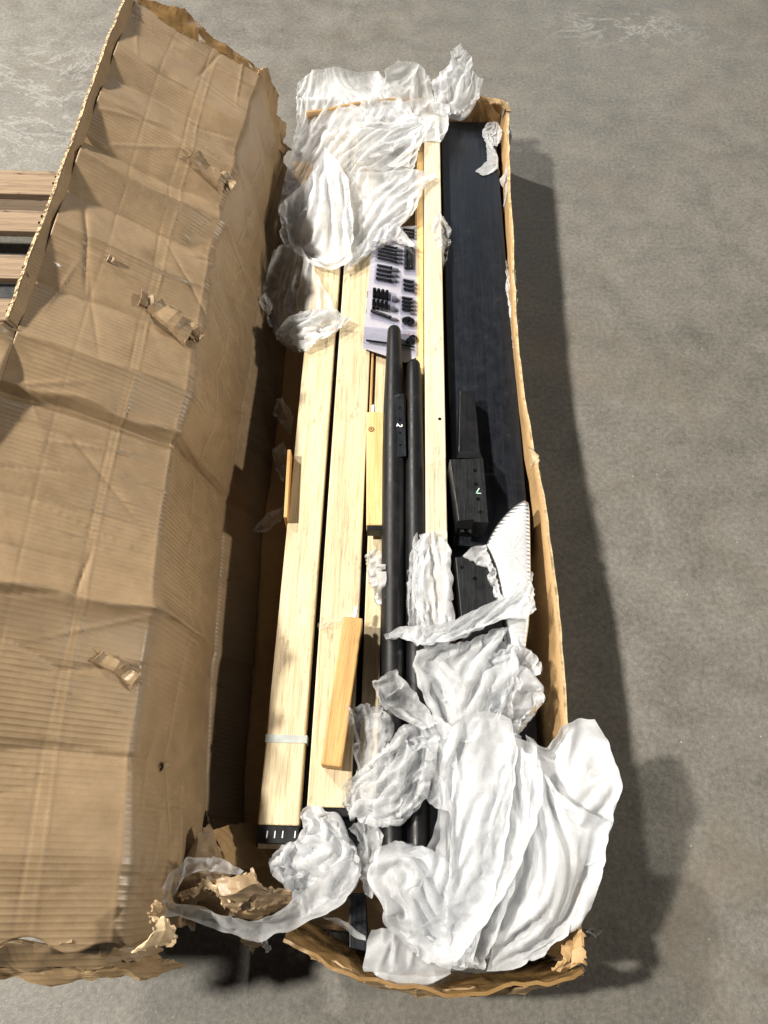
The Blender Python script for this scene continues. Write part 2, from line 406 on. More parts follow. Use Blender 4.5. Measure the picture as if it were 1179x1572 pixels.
# random short creases and dents
rng = np.random.RandomState(12)
for _ in range(130):
    s0, y0 = SH - .05 + rng.rand() * (SE - SH + .05), -.05 + rng.rand() * 1.85
    an = rng.normal(0, .3) if rng.rand() < .8 else rng.rand() * np.pi; L = .03 + .11 * rng.rand(); a = rng.choice([-1, 1]) * (.0010 + .0026 * rng.rand()); w = .0014 + .0026 * rng.rand()
    u = (SS - s0) * np.cos(an) + (YY - y0) * np.sin(an); v = -(SS - s0) * np.sin(an) + (YY - y0) * np.cos(an)
    D += a * np.exp(-np.abs(v) / w) * np.exp(-(u / L) ** 4)
for _ in range(14):
    s0, y0 = SH + rng.rand() * (SE - SH), -.05 + rng.rand() * 1.85; r = .008 + .022 * rng.rand()
    D -= (.002 + .004 * rng.rand()) * np.exp(-(((SS - s0) ** 2 + (YY - y0) ** 2 * 1.8) / r ** 2))
# buckled shoulder where the far end of the lid has been crushed
D += .012 * np.exp(-(((SS - SF + .02) / .10) ** 2 + ((YY - 1.12) / .16) ** 2)) * np.sin(YY * 40) * .5
GD = G + NRM * D[..., None]
GD[:, :, 1] += .012 * fnoise(SS, SS * 0, 4, 31) * np.clip((yy[:, None] - 1.72) / .08, 0, 1) + .010 * fnoise(SS, SS * 0, 9, 33) * np.clip((-.03 - yy[:, None]) / .05, 0, 1)
idx = np.arange(NV * NU).reshape(NV, NU)
tear_v = .075 + .035 * fnoise(S, S * 0, 12, 40)       # the wall is torn off below the hinge at the near end
faces = []
for i in range(NV - 1):
    for j in range(NU - 1):
        if S[j] < SH + .02 and yy[i] < tear_v[j] + (S[j] - SH) * .25: continue
        faces.append((idx[i, j], idx[i + 1, j], idx[i + 1, j + 1], idx[i, j + 1]))
LID = mesh('lid', GD.reshape(-1, 3), faces, M['card'], BOX, True)
LID['label'] = 'open lid, inner side of creased fluted brown cardboard'
sm = LID.modifiers.new('thick', 'SOLIDIFY'); sm.thickness = .007; sm.offset = -1 if np.mean(np.cross(GD[1, 0] - GD[0, 0], GD[0, 1] - GD[0, 0])) > 0 else -1
PXY = proj(GD)
def lid_at(px, py):
    d = ((PXY - np.array([px, py])) ** 2).sum(-1); return np.unravel_index(np.argmin(d), d.shape)

def loose(name, pts, mat, parent, thick=0, seed=0, amp=.002, n=7, jag=0.0):
    """small crumpled patch: pts = grid rows of world points, subdivided and roughened"""
    a = np.array(pts, float); amp = amp * 1.0; r, c = a.shape[:2]
    def up(a, ax, k):
        m = a.shape[ax]; x = np.linspace(0, m - 1, (m - 1) * k + 1); i = np.minimum(x.astype(int), m - 2); f = x - i
        sh = [1, 1, 1]; sh[ax] = -1; f = f.reshape(sh)
        return np.take(a, i, ax) * (1 - f) + np.take(a, i + 1, ax) * f
    a = up(up(a, 0, n), 1, n)
    rs = np.random.RandomState(seed)
    x, y, z = a[..., 0], a[..., 1], a[..., 2]
    for k in range(3):
        a[..., k] = a[..., k] + amp * (.75 * fnoise(x, y + z, 13, seed + k) + .30 * fnoise(x, y - z, 34, seed + 7 + k))
    if jag:
        for e in ((0, slice(None)), (-1, slice(None)), (slice(None), 0), (slice(None), -1)):
            a[e] += rs.normal(0, jag, a[e].shape)
    r, c = a.shape[:2]; ii = np.arange(r * c).reshape(r, c)
    fs = [(ii[i, j], ii[i + 1, j], ii[i + 1, j + 1], ii[i, j + 1]) for i in range(r - 1) for j in range(c - 1)]
    o = mesh(name, a.reshape(-1, 3), fs, mat, parent, False)
    if thick: m = o.modifiers.new('t', 'SOLIDIFY'); m.thickness = thick; m.offset = 0
    return o

# --- tears in the liner of the lid: a rough bare patch and a curled tongue of paper
def tear(px, py, w, h, ang, seed, curl=.012):
    rs = np.random.RandomState(seed); i, j = lid_at(px, py); o = GD[i, j]; n = NRM[i, j]
    tu = GD[i, min(j + 1, NU - 1)] - GD[i, j]; tu /= np.linalg.norm(tu); tv = np.cross(n, tu)
    ex = tu * math.cos(ang) + tv * math.sin(ang); ey = np.cross(n, ex)
    N = 22; ring = []
    for k in range(N):
        t = 2 * math.pi * k / N; q = 1 + .28 * rs.randn()
        ring.append(o + ex * w / 2 * math.cos(t) * q + ey * h / 2 * math.sin(t) * q + n * .0035)
    vs = [o + n * .0030] + ring
    mesh('bare_patch', vs, [(0, 1 + k, 1 + (k + 1) % N) for k in range(N)], M['card_torn'], LID)
    rows = []
    for a in np.linspace(0, 1, 5):
        z = curl * math.sin(a * 2.0) + .003; b = h * (.55 - .65 * a) + .15 * h * math.sin(a * 5)
        rows.append([o + ex * w * 1.15 * (t - .5) * (1 - .25 * a + .12 * math.sin(t * 9 + seed)) + ey * b * 1.25 + n * z * (.7 + .5 * math.sin(t * 4 + seed) ** 2) for t in np.linspace(0, 1, 7)])
    loose('curled_tongue', rows, M['card'], LID, .0012, seed, .0007, 4, .0006)
tear(318, 262, .085, .030, -.3, 1); tear(345, 278, .040, .020, -.5, 2)
tear(262, 492, .090, .035, -.45, 3, .016); tear(225, 462, .030, .026, .2, 4); tear(300, 512, .035, .018, -.6, 5)
tear(178, 1022, .060, .018, -.35, 6, .009); tear(198, 1034, .035, .016, -.6, 7, .010); 
tear(250, 1175, .030, .010, .3, 10, .004)
tear(168, 398, .012, .010, 0, 14, .005)

# --- lip along the outer edge of the lid, its cut corrugated edge pale
def wallstrip(name, base, top, mat, thick, parent, n=90, amp=.002, seed=0, edge=None, inward=None, rows=10):
    """upright strip between two polylines (world), with thickness; edge: material of a raw cut edge part"""
    b = np.array(base, float); t = np.array(top, float)
    def res(p):
        s = np.r_[0, np.cumsum(np.linalg.norm(np.diff(p, axis=0), axis=1))]; q = np.linspace(0, s[-1], n)
        return np.stack([np.interp(q, s, p[:, k]) for k in range(3)], -1)
    b, t = res(b), res(t); f = np.linspace(0, 1, rows)[:, None, None]
    a = b[None] * (1 - f) + t[None] * f
    L = np.linspace(0, np.linalg.norm(b[-1] - b[0]), n)[None] + np.zeros((rows, 1)); H = f[..., 0] * .2 + np.zeros((1, n))
    nn = np.cross(b[-1] - b[0], (t - b).mean(0)); nn /= np.linalg.norm(nn)
    d = amp * (1.2 * tent(L, H, .14, seed, 0, .5) + .8 * tent(L, H, .05, seed + 1, .4, 1.0) + .45 * tent(L, H, .022, seed + 2, -.4, 1.0)) * (.3 + .7 * f[..., 0])
    a = a + nn * d[..., None]
    a[-1] += np.stack([np.zeros(n), np.zeros(n), .0022 * tent(L[0], L[0] * 0, .05, seed + 5)], -1)
    ii = np.arange(rows * n).reshape(rows, n)
    fs = [(ii[i, j], ii[i, j + 1], ii[i + 1, j + 1], ii[i + 1, j]) for i in range(rows - 1) for j in range(n - 1)]
    o = mesh(name, a.reshape(-1, 3), fs, mat, parent, True)
    m = o.modifiers.new('t', 'SOLIDIFY'); m.thickness = thick; m.offset = 0
    if edge:      # raw flutes: a zigzag ribbon standing just proud of the cut edge
        k = n * 5; q = np.linspace(0, n - 1, k); i = np.minimum(q.astype(int), n - 2); fr = (q - i)[:, None]
        c = a[-1][i] * (1 - fr) + a[-1][i + 1] * fr + np.array([0, 0, .0012])
        rs = np.random.RandomState(seed); wob = rs.uniform(-.25, .25, (k, 1))
        side = np.where(np.arange(k)[:, None] % 2, 1, -1) * .12
        wide = thick * .5
        v = np.concatenate([c + nn * wide * (.92 + wob * .2), c + nn * wide * side * .5 + np.array([0, 0, -.0007]) * (np.arange(k)[:, None] % 3 > 0), c - nn * wide * (.92 + wob[::-1] * .2)])
        fs = [(x, x + 1, x + 1 + k, x + k) for x in range(k - 1)] + [(x + k, x + k + 1, x + 1 + 2 * k, x + 2 * k) for x in range(k - 1)]
        mesh('cut_edge', v, fs, edge, o)
    return o
ly = np.linspace(.80, 1.79, 12)
ex = np.interp(ly, [s[0] for s in ST], [s[4][0] for s in ST]); ez = np.interp(ly, [s[0] for s in ST], [s[4][1] for s in ST])
lip = wallstrip('lid_lip', np.stack([ex - .002, ly, ez - .004], -1), np.stack([ex - .010 - .002 * np.sin(ly * 9), ly, ez + .018], -1), M['card'], .0085, BOX, 120, .0007, 3, M['card_edge'])
lip['label'] = 'narrow upright lip with raw fluted cut edge'
ly2 = np.linspace(-.085, .79, 8)
ex = np.interp(ly2, [s[0] for s in ST], [s[4][0] for s in ST]); ez = np.interp(ly2, [s[0] for s in ST], [s[4][1] for s in ST])
wallstrip('lid_lip', np.stack([ex - .002, ly2, ez - .004], -1), np.stack([ex - .012 - .17 * np.clip((.79 - ly2) / .06, 0, 1), ly2, ez + .024 + .012 * np.clip((.79 - ly2) / .06, 0, 1)], -1), M['card'], .0085, BOX, 60, .002, 4, M['card_pale'])  # unseen near length, widened outward to shade the floor by the box

# --- right wall, in two lengths with a ripped notch between them
def wl(px, py, z=ZT): return tuple(P(px, py, z))
top_a = [wl(779, 158), wl(784, 330), wl(791, 480), wl(805, 610), wl(816, 690)]
top_a.append((top_a[-1][0] + .010, top_a[-1][1] - .045, .165))
bot_a = [(.300, y, .004) for y in np.linspace(1.965, top_a[-1][1], 5)]
w1 = wallstrip('side_wall', bot_a, top_a, M['card_wall'], .0060, BOX, 140, .0018, 11, M['wall_edge'])
top_b = [(wl(823, 706)[0] + .004, wl(823, 706)[1] + .006, .195), wl(824, 712), wl(836, 780), wl(851, 880), wl(862, 1000), wl(870, 1090), wl(876, 1200), wl(888, 1400), wl(894, 1468)]
bot_b = [(.303, y, .004) for y in np.linspace(top_b[0][1] + .01, -.115, 8)]
w2 = wallstrip('side_wall', bot_b, top_b, M['card_wall'], .0060, BOX, 160, .0018, 12, M['wall_edge'])
nt = [[P(812, 688, .205), P(818, 690, .212), P(826, 700, .207)], [P(815, 700, .195), P(820, 702, .200), P(829, 712, .197)], [P(818, 722, .17), P(822, 722, .168), P(830, 730, .17)]]
loose('ripped_edge', nt, M['card_pale'], BOX, .002, 21, .004, 5, .002)
# --- far wall
wallstrip('end_wall', [(-.262, 1.955, .004), (0, 1.965, .004), (.30, 1.962, .004)], [wl(470, 172, .19), wl(575, 153, .20), wl(690, 150, .20), wl(735, 147, .21), wl(775, 156, .20)], M['card_wall'], .008, BOX, 70, .004, 15)
# --- near wall, covered with brown tape
nb = [(-.130, -.060, .03), (-.06, -.098, .012), (.05, -.136, .006), (.18, -.140, .006), (.30, -.112, .006)]
ntp = [wl(436, 1438, .185), wl(478, 1464, .19), wl(540, 1492, .195), wl(612, 1514, .20), wl(680, 1518, .20), wl(740, 1510, .20), wl(840, 1504, .20), wl(880, 1492, .20), wl(895, 1482, .20)]
near = wallstrip('end_wall', nb, ntp, M['tape'], .008, BOX, 150, .0085, 17, rows=22)
near.data.shade_flat(); near.modifiers[0].thickness = .005
near['label'] = 'buckled near end covered with shiny brown tape'
# outer ply of the near wall hanging loose below the tape
op = [[P(470, 1462, .17), P(560, 1500, .18), P(640, 1520, .18), P(740, 1518, .18), P(845, 1511, .18), P(896, 1488, .18)],
      [P(480, 1472, .15), P(570, 1508, .155), P(640, 1527, .16), P(740, 1527, .16), P(842, 1519, .155), P(892, 1497, .155)]]
loose('outer_ply', op, M['card_torn'], BOX, .003, 41, .003, 8, .0015)
# corner posts of torn board
loose('torn_corner', [[P(862, 1452, .20), P(880, 1440, .19), P(893, 1425, .2)], [P(868, 1478, .215), P(882, 1466, .20), P(896, 1462, .21)], [P(850, 1490, .20), P(875, 1490, .205), P(898, 1482, .20)]], M['card_wall'], BOX, .004, 42, .005, 6, .002)
loose('torn_corner', [[P(840, 1432, .12), P(870, 1425, .13)], [P(838, 1470, .10), P(866, 1474, .11)]], M['card_wall'], BOX, .004, 43, .005, 8, .001)
loose('torn_corner', [[P(745, 150, .205), P(765, 152, .21), P(782, 165, .20)], [P(752, 158, .215), P(768, 160, .218), P(783, 172, .205)]], M['card_torn'], BOX, .003, 44, .004, 7, .0015)
loose('silver_tape', [[P(777, 190, .195), P(783, 195, .19)], [P(778, 215, .195), P(785, 215, .188)], [P(779, 240, .19), P(784, 240, .185)]], M['silver'], BOX, 0, 45, .003, 7, .001)
# --- bottom
bt = [(X0 - .005, -.06, .004), (.30, -.11, .004), (.30, 1.962, .004), (X0 - .005, 1.955, .004)]
mesh('bottom', bt, [(0, 1, 2, 3)], M['card_wall'], BOX)
# --- far end of the lid: raised end flap and the crushed side tab
JF = [NU - 4, NU - 24, NU - 44, NU - 64, NU - 84, 134, 122]
F0 = [GD[-3, j] - NRM[-3, j] * .003 for j in JF]
def offf(dy, dz, w=(1, 1, 1, 1, 1, 1, 1)): return [e + np.array([0, dy * k, dz * k]) for e, k in zip(F0, w)]
loose('lid_end_flap', [F0, offf(.018, .012, (.4, 1, 1.2, .8, .7, .7, .6)), offf(.045, .020, (.3, .9, 1.3, .7, .5, .45, .4))], M['tape'], BOX, .005, 51, .003, 7, .001)
JT = [126, 112, 98, 84, 70, 54, 38]
T0 = [GD[-3, j] - NRM[-3, j] * .003 for j in JT]
loose('lid_side_tab', [T0, [e + np.array([.010, .020, .006]) * (.7 + .5 * math.sin(i * 2.3) ** 2) for i, e in enumerate(T0)], [e + np.array([.024, .034, .0]) * (.6 + .6 * math.sin(i * 1.7 + 1) ** 2) for i, e in enumerate(T0)]], M['card_torn'], BOX, .004, 52, .003, 6, .0012)
# --- near end of the lid: folded, layered end flap under the edge
JJ = [NU - 1, NU - 28, NU - 56, NU - 84, 132, 100]
E0 = [GD[2, j] - NRM[2, j] * .004 for j in JJ]
def off(dy, dz, k=0.0): return [e + np.array([k * i * .2, dy - .004 * math.sin(i * 2.1), dz - .006 * i * .5]) for i, e in enumerate(E0)]
loose('lid_end_flap', [E0, off(-.016, -.008), off(-.030, -.028, .02)], M['card'], BOX, .005, 61, .004, 9, .001)
loose('outer_ply', [off(-.022, -.026), off(-.037, -.036, .02), off(-.046, -.056, .05)], M['card_torn'], BOX, .003, 62, .004, 8, .0015)
loose('torn_edge', [[P(240, 1412, .40), P(252, 1412, .395), P(266, 1422, .385)], [P(232, 1432, .40), P(255, 1428, .395), P(270, 1434, .38)], [P(200, 1462, .39), P(240, 1448, .385), P(264, 1444, .37)]], M['card_pale'], BOX, .003, 63, .004, 6, .002)
loose('torn_edge', [[P(225, 1398, .40), P(238, 1378, .385)], [P(232, 1412, .40), P(246, 1392, .38)]], M['card_torn'], BOX, .003, 64, .006, 7, .002)
# --- ripped near left corner of the box
loose('ripped_flap', [[P(290, 1318, .20), P(303, 1280, .20), P(318, 1264, .185), P(330, 1290, .16)], [P(268, 1345, .205), P(300, 1330, .21), P(330, 1318, .20), P(340, 1320, .15)], [P(262, 1372, .20), P(300, 1368, .20), P(345, 1350, .18), P(352, 1345, .14)]], M['card'], BOX, .005, 71, .003, 8, .001)
loose('ripped_flap', [[P(320, 1278, .16), P(352, 1268, .10), P(396, 1262, .05)], [P(338, 1312, .15), P(372, 1300, .10), P(412, 1292, .04)], [P(345, 1345, .14), P(385, 1335, .09), P(425, 1330, .03)]], M['card_wall'], BOX, .005, 72, .004, 8, .001)
loose('ripped_flap', [[P(325, 1352, .235), P(360, 1340, .24), P(394, 1333, .23)], [P(338, 1372, .24), P(370, 1362, .25), P(402, 1354, .235)], [P(350, 1388, .22), P(385, 1380, .23), P(410, 1368, .21)]], M['card'], BOX, .005, 73, .005, 8, .002)
loose('ripped_flap', [[P(340, 1378, .21), P(390, 1366, .22), P(446, 1362, .19)], [P(350, 1402, .20), P(395, 1390, .205), P(446, 1384, .17)]], M['card'], BOX, .004, 74, .005, 9, .002)
loose('ripped_flap', [[P(352, 1396, .19), P(395, 1390, .19), P(445, 1384, .16)], [P(362, 1412, .17), P(400, 1405, .17), P(440, 1398, .14)]], M['card_torn'], BOX, .004, 75, .006, 9, .002)
loose('torn_edge', [[P(275, 1374, .225), P(296, 1366, .235), P(314, 1344, .245), P(324, 1346, .245), P(338, 1362, .24), P(346, 1384, .235)], [P(280, 1382, .22), P(302, 1374, .23), P(318, 1354, .24), P(324, 1360, .24), P(333, 1372, .235), P(342, 1392, .225)]], M['card_pale'], BOX, .003, 76, .004, 6, .0025)
loose('ripped_flap', [[P(270, 1376, .21), P(310, 1368, .21), P(340, 1372, .20)], [P(290, 1392, .18), P(320, 1388, .17), P(350, 1395, .17)]], M['card_torn'], BOX, .004, 77, .005, 8, .002)
loose('hanging_shred', [[P(368, 1438, .14), P(396, 1442, .13)], [P(380, 1456, .10), P(394, 1456, .10)], [P(388, 1464, .08), P(398, 1450, .09)]], M['card_pale'], BOX, .002, 78, .003, 6, .001)
for a in ((.306, .92, .10, 1.06, .2),):
    HFL.append((np.array([.306, .9]), np.array([1., 0]), np.array([0, 1.]), .005, 1.06, .195))
HFL.append((np.array([0., 1.965]), np.array([1., 0]), np.array([0, 1.]), .32, .008, .195))
HFL.append((np.array([.08, -.125]), np.array([1., 0]), np.array([0, 1.]), .24, .012, .19))

# ================================================================ pallet beyond the lid
PAL = empty('wooden_pallet', (-1.3, 1.45, 0), 'weathered wooden pallet lying on the floor behind the open lid', 'pallet')
for (ya, yb) in ((262, 298), (322, 354), (391, 427), (458, 492), (530, 566)):
    a, b = P(40, ya, .135), P(40, yb, .135)
    bm = bm_box(a.y - b.y, 1.15, .020, .002)
    p = frame_obj('plank', bm, M['pallet'], (-1.345, (a.y + b.y) / 2, .135 + .0015 * math.sin(ya * 3)), (0, -1, 0), (1, 0, 0), PAL)
    for q in ((86, ya + 10), (82, ya + 20)):
        c = P(q[0] - (ya - 262) * .36, q[1], .136)
        bm = bmesh.new(); add_cyl(bm, (0, 0, -.003), (0, 0, .0015), .0035, n=8)
        frame_obj('nail', bm, M['hole'], c, (1, 0, 0), (0, 1, 0), p)
for x in (-.835, -1.36, -1.88):
    bm = bm_box(.045, 1.05, .085, .003); frame_obj('stringer', bm, M['pallet'], (x, 1.21, .1145), (1, 0, 0), (0, 1, 0), PAL)
for y in (1.69, 1.20, .75):
    bm = bm_box(.09, 1.15, .018, .002); frame_obj('bottom_board', bm, M['pallet'], (-1.345, y, .0285), (0, -1, 0), (1, 0, 0), PAL)
rb = mesh('dark_sheet', *(lambda b: (b[0], b[1]))(([(-1.9, .70, .011), (-.86, .70, .011), (-.86, 1.445, .011), (-1.9, 1.445, .011), (-1.9, .70, .004), (-.86, .70, .004), (-.86, 1.445, .004), (-1.9, 1.445, .004)], [(0, 1, 2, 3), (7, 6, 5, 4), (0, 4, 5, 1), (1, 5, 6, 2), (2, 6, 7, 3), (3, 7, 4, 0)])), M['mat_dark'])  # flat dark sheet laid under the pallet, black in its gaps
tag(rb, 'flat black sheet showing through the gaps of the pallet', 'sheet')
# ================================================================ boards packed in the box
def wb(name, x0, x1, y0, y1, z, h, mat, bev=.002, parent=None, skew=0.0, hf=True):
    bm = bm_box(x1 - x0, y1 - y0, h, bev)
    o = frame_obj(name, bm, mat, ((x0 + x1) / 2, (y0 + y1) / 2, z), (1, 0, 0), (skew, 1, 0), parent)
    if hf:
        y = np.array([skew, 1.0]); y /= np.linalg.norm(y); x = np.array([y[1], -y[0]])
        HFL.append((np.array([(x0 + x1) / 2, (y0 + y1) / 2]), x, y, (x1 - x0) / 2, (y1 - y0) / 2, z))
    return o
def prism_px(name, pts, z, h, mat, parent=None, bev=.0015, hf=False, seg=2):
    w = [P(px, py, z) for px, py in pts]; c = sum(w, Vector()) / len(w)
    bm = bmesh.new(); t = [bm.verts.new(p - c) for p in w]; b = [bm.verts.new(p - c - Vector((0, 0, h))) for p in w]
    if (w[1] - w[0]).cross(w[2] - w[1]).z < 0: t.reverse(); b.reverse()
    n = len(t); bm.faces.new(t); bm.faces.new(b[::-1])
    for i in range(n): j = (i + 1) % n; bm.faces.new((t[j], t[i], b[i], b[j]))
    if bev: bmesh.ops.bevel(bm, geom=list(bm.edges), offset=bev, segments=seg, profile=.5, affect='EDGES')
    o = frame_obj(name, bm, mat, c, (1, 0, 0), (0, 1, 0), parent)
    if hf:
        lo = np.min([np.array(p) for p in w], 0); hi = np.max([np.array(p) for p in w], 0)
        HFL.append(((lo + hi)[:2] / 2, np.array([1., 0]), np.array([0, 1.]), (hi - lo)[0] / 2, (hi - lo)[1] / 2, z))
    return o
def disc(name, p, r, mat, parent, h=.0012, n=12, nrm=(0, 0, 1)):
    bm = bmesh.new(); add_cyl(bm, (0, 0, -h), (0, 0, h * .5), r, n=n)
    z = Vector(nrm).normalized(); x = z.orthogonal(); return frame_obj(name, bm, mat, p, x, z.cross(x), parent)

o = wb('black_board', -.205, .03, .045, 1.93, .098, .085, M['black_panel'])
tag(o, 'lower black board showing in the gaps beneath the pale planks', 'board')
o = wb('narrow_board', .04, .125, -.09, .80, .118, .10, M['black_panel'])
tag(o, 'narrow black board underneath the two black poles', 'board')
pl = wb('pale_plank', -.198, -.128, .078, 1.90, .140, .030, M['pine'], .0025, skew=.001)
tag(pl, 'long pale pine plank nearest the lid, with grey strap and black end', 'plank', 'long pale planks')
wb('strap', -.2005, -.1255, .212, .226, .1412, .033, M['strap'], .0008, pl, hf=False)
e = wb('black_end', -.197, -.129, .050, .077, .1385, .028, M['black_satin'], .001, pl, hf=False)
for k in (0, 1, 2, 3):
    px = (410, 422, 434, 453)[k]; p = P(px, 1281, .1386)
    bm = bm_box(.0018, .011, .002, .0004); frame_obj('staple', bm, M['white'], (p.x, p.y, .1394), (1, 0, 0), (0.05, 1, 0), e)
wb('lower_board', -.200, -.131, .043, .60, .109, .010, M['pine'], .001, pl, hf=False)
pl2 = wb('pale_plank', -.118, -.043, .108, 1.90, .140, .030, M['pine'], .0025, skew=.0)
tag(pl2, 'long pale pine plank second from the lid, under the small blocks', 'plank', 'long pale planks')
wb('black_end', -.116, -.046, .094, .1075, .136, .026, M['black_satin'], .001, pl2, hf=False)
o = wb('edge_board', .0655, .0820, .45, 1.92, .152, .14, M['pine_knot'], .0015)
tag(o, 'thin yellow pine board standing on edge left of the tall upright plank', 'board')
o = wb('upright_plank', .0835, .126, .40, 1.92, .190, .182, M['pine_grey'], .0025)
tag(o, 'tall pale plank standing on edge beside the black panel', 'plank')
disc('peg_hole', P(675, 643, .1905), .0035, M['hole'], o)
disc('peg_hole', P(667, 348, .1905), .0022, M['hole'], o)
o = wb('pine_slat', -.032, .0, .12, 1.25, .128, .024, M['pine'], .002)
tag(o, 'thin pale slat lying between the planks and the black poles', 'slat')
o = wb('wooden_rod', -.0395, -.0335, .75, 1.20, .136, .010, M['pine_warm'], .002)
tag(o, 'thin brown wooden rod beside the upper end of the poles', 'rod')
bp = wb('black_board', .137, .292, .60, 1.945, .155, .147, M['black_panel'], .003, skew=-.006)
tag(bp, 'wide black wood grained panel along the right side of the box', 'panel')
o = beam('thin_offcut', (444, 690), (438, 794), .168, .007, .07, M['pine_warm'], .001, hf=False)
tag(o, 'short thin pinkish wood strip standing against the left plank', 'strip')

def small_block(far, near, z, w, h, mat, label, knot, peg):
    b = beam('wooden_block', far, near, z, w, h, mat, .003)
    tag(b, label, 'block', 'small wooden blocks on the planks')
    p = P(*peg, z - .008); d = (P(far[0], far[1], z) - P(near[0], near[1], z)).normalized()
    bm = bmesh.new(); add_cyl(bm, (0, -.012, 0), (0, .008, 0), .0042, n=12); add_cyl(bm, (0, .008, 0), (0, .011, 0), .0042, .0018, n=12)
    frame_obj('peg', bm, M['white'], p, (1, 0, 0), d, b, True)
    if knot:
        beam('dark_end', (577, 806.5), (577, 813), z - .002, w * .96, h * .9, M['black_satin'], .001, parent=b, hf=False)  # added dark piece, so the near end face of the block shows dark
        k = P(*knot, z + .0002)
        for r, m in ((.0068, 'knot1'), (.0048, 'knot2'), (.0022, 'knot1')):
            disc('knot', k + Vector((0, 0, .0002 * (3 - r * 300))), r, M[m], b, .0003, 14)
    return b
M['knot1'] = mat_plain('knot_dark', (.16, .085, .03), .5, .4); M['knot2'] = mat_plain('knot_light', (.42, .26, .10), .5, .4)
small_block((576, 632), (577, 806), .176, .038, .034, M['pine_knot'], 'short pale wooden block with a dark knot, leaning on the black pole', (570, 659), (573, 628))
small_block((542, 947), (508, 1176), .183, .037, .040, M['pine_warm'], 'short honey brown wooden block lying askew on the second plank', None, (546, 939))
disc('dowel_end', P(541, 957, .1833), .0048, M['knot2'], bpy.data.objects['wooden_block.001'], .0003, 14)

# ---------------------------------------------------------------- black poles
def pole(name, a, b, za, zb, prof, label):
    A, B = P(*a, za), P(*b, zb); d = B - A; L = d.length; N = 28
    bm = bmesh.new(); rings = []
    ts = [0, .002, .006, .012, .05, .12, .2, .3, .4, .5, .6, .7, .8, .9, 1.0]
    for t in ts:
        r = np.interp(t, [q[0] for q in prof], [q[1] for q in prof])
        if t < .012: r *= (0.55, .80, .94)[ts.index(t)]
        rings.append([bm.verts.new((r * math.cos(2 * math.pi * k / N), -t * L, r * math.sin(2 * math.pi * k / N))) for k in range(N)])
    for p, q in zip(rings[:-1], rings[1:]):
        for k in range(N): bm.faces.new((p[k], p[(k + 1) % N], q[(k + 1) % N], q[k]))
    bm.faces.new(rings[0][::-1]); bm.faces.new(rings[-1])
    bmesh.ops.recalc_face_normals(bm, faces=bm.faces)
    o = frame_obj(name, bm, M['black_satin'], A, (1, 0, 0), A - B, None, True)
    o.data.set_sharp_from_angle(angle=R(40))
    tag(o, label, 'pole', 'round black poles')
    c = (A + B) / 2; y = np.array((A - B).normalized())[:2]; x = np.array([y[1], -y[0]])
    HFL.append((np.array(c)[:2], x, y, .016, L / 2, max(za, zb) + .018)); return o, A, B
p1, A1, B1 = pole('black_pole', (605, 503), (603, 1298), .176, .166, [(0, .0150), (.03, .0165), (.25, .0245), (.45, .0245), (1, .0185)], 'round black pole with drilled holes and a white number, left of the pair')
p2, A2, B2 = pole('black_pole', (635, 555), (643, 1300), .178, .170, [(0, .0145), (.05, .017), (.3, .0205), (.5, .0205), (1, .0185)], 'plain round black pole, right of the pair beside the upright plank')
# flat plate let into the first pole, with four holes and its number
zt = .1965
pt = prism_px('flat_plate', [(606, 606), (620, 604), (624, 700), (608, 702)], zt, .012, M['black_panel'], p1, .001)
for py in (626, 644, 664, 683): disc('drilled_hole', P(613.5 + (py - 626) * .02, py, zt + .0003), .0027, M['hole'], pt, .0004)
disc('screw_head', P(611, 606, zt + .001), .004, M['steel'], pt, .001)
disc('drilled_hole', P(592, 890, .1835), .0050, M['hole'], p1, .002, nrm=(-.5, 0, 1))
def text(name, s, p, size, mat, parent, rot, ext=.0002):
    cu = bpy.data.curves.new(name, 'FONT'); cu.body = s; cu.size = size; cu.align_x = 'CENTER'; cu.align_y = 'CENTER'; cu.extrude = ext; cu.offset = size * .018
    t = bpy.data.objects.new('t', cu); COL.objects.link(t)
    dg = bpy.context.evaluated_depsgraph_get(); me = bpy.data.meshes.new_from_object(t.evaluated_get(dg)); bpy.data.objects.remove(t); bpy.data.curves.remove(cu)
    me.materials.clear(); me.materials.append(mat)
    bm = bmesh.new(); bm.from_mesh(me); bpy.data.meshes.remove(me)
    return frame_obj(name, bm, mat, p, (math.cos(rot), math.sin(rot), 0), (-math.sin(rot), math.cos(rot), 0), parent)
disc('sticker', P(617, 654, zt + .0006), .0055, M['black_satin'], pt, .0003, 16)
text('printed_number', '2', P(613, 653, zt + .0014), .017, M['white'], pt, R(-105))

# ---------------------------------------------------------------- black fittings on the panel
fb = empty('black_bracket', P(720, 750, .156), 'black wooden bracket with tapered tongue, four holes and a chalk mark', 'bracket')
prism_px('block', [(690, 705), (742, 703), (750, 802), (704, 800)], .222, .066, M['black'], fb, .0016, True)
tg = prism_px('tongue', [(706, 600), (728, 599), (737, 694), (704, 694)], .196, .040, M['black_satin'], fb, .0012)
fr = []
for k in range(7):
    t = k / 6; z = .196 + .025 * t ** 2; yy_ = 693 + 10 * t; w0 = 704 - 4 * t ** 2; w1 = 737 + 4 * t ** 2
    fr.append([P(w0, yy_, z), P(w1, yy_, z)])
fv = [p for r in fr for p in r]
mesh('flare', fv, [(2 * k, 2 * k + 1, 2 * k + 3, 2 * k + 2) for k in range(6)], M['black_satin'], fb, True)
for q in ((729, 722), (731, 743), (734, 766), (738, 786)): disc('drilled_hole', P(*q, .2224), .0040, M['hole'], fb, .0004)
disc('screw_tip', P(740, 787, .2232), .0013, M['steel'], fb, .0005)
a, b, c = P(735.5, 750, .2226), P(731, 757, .2226), P(738, 757.5, .2226)
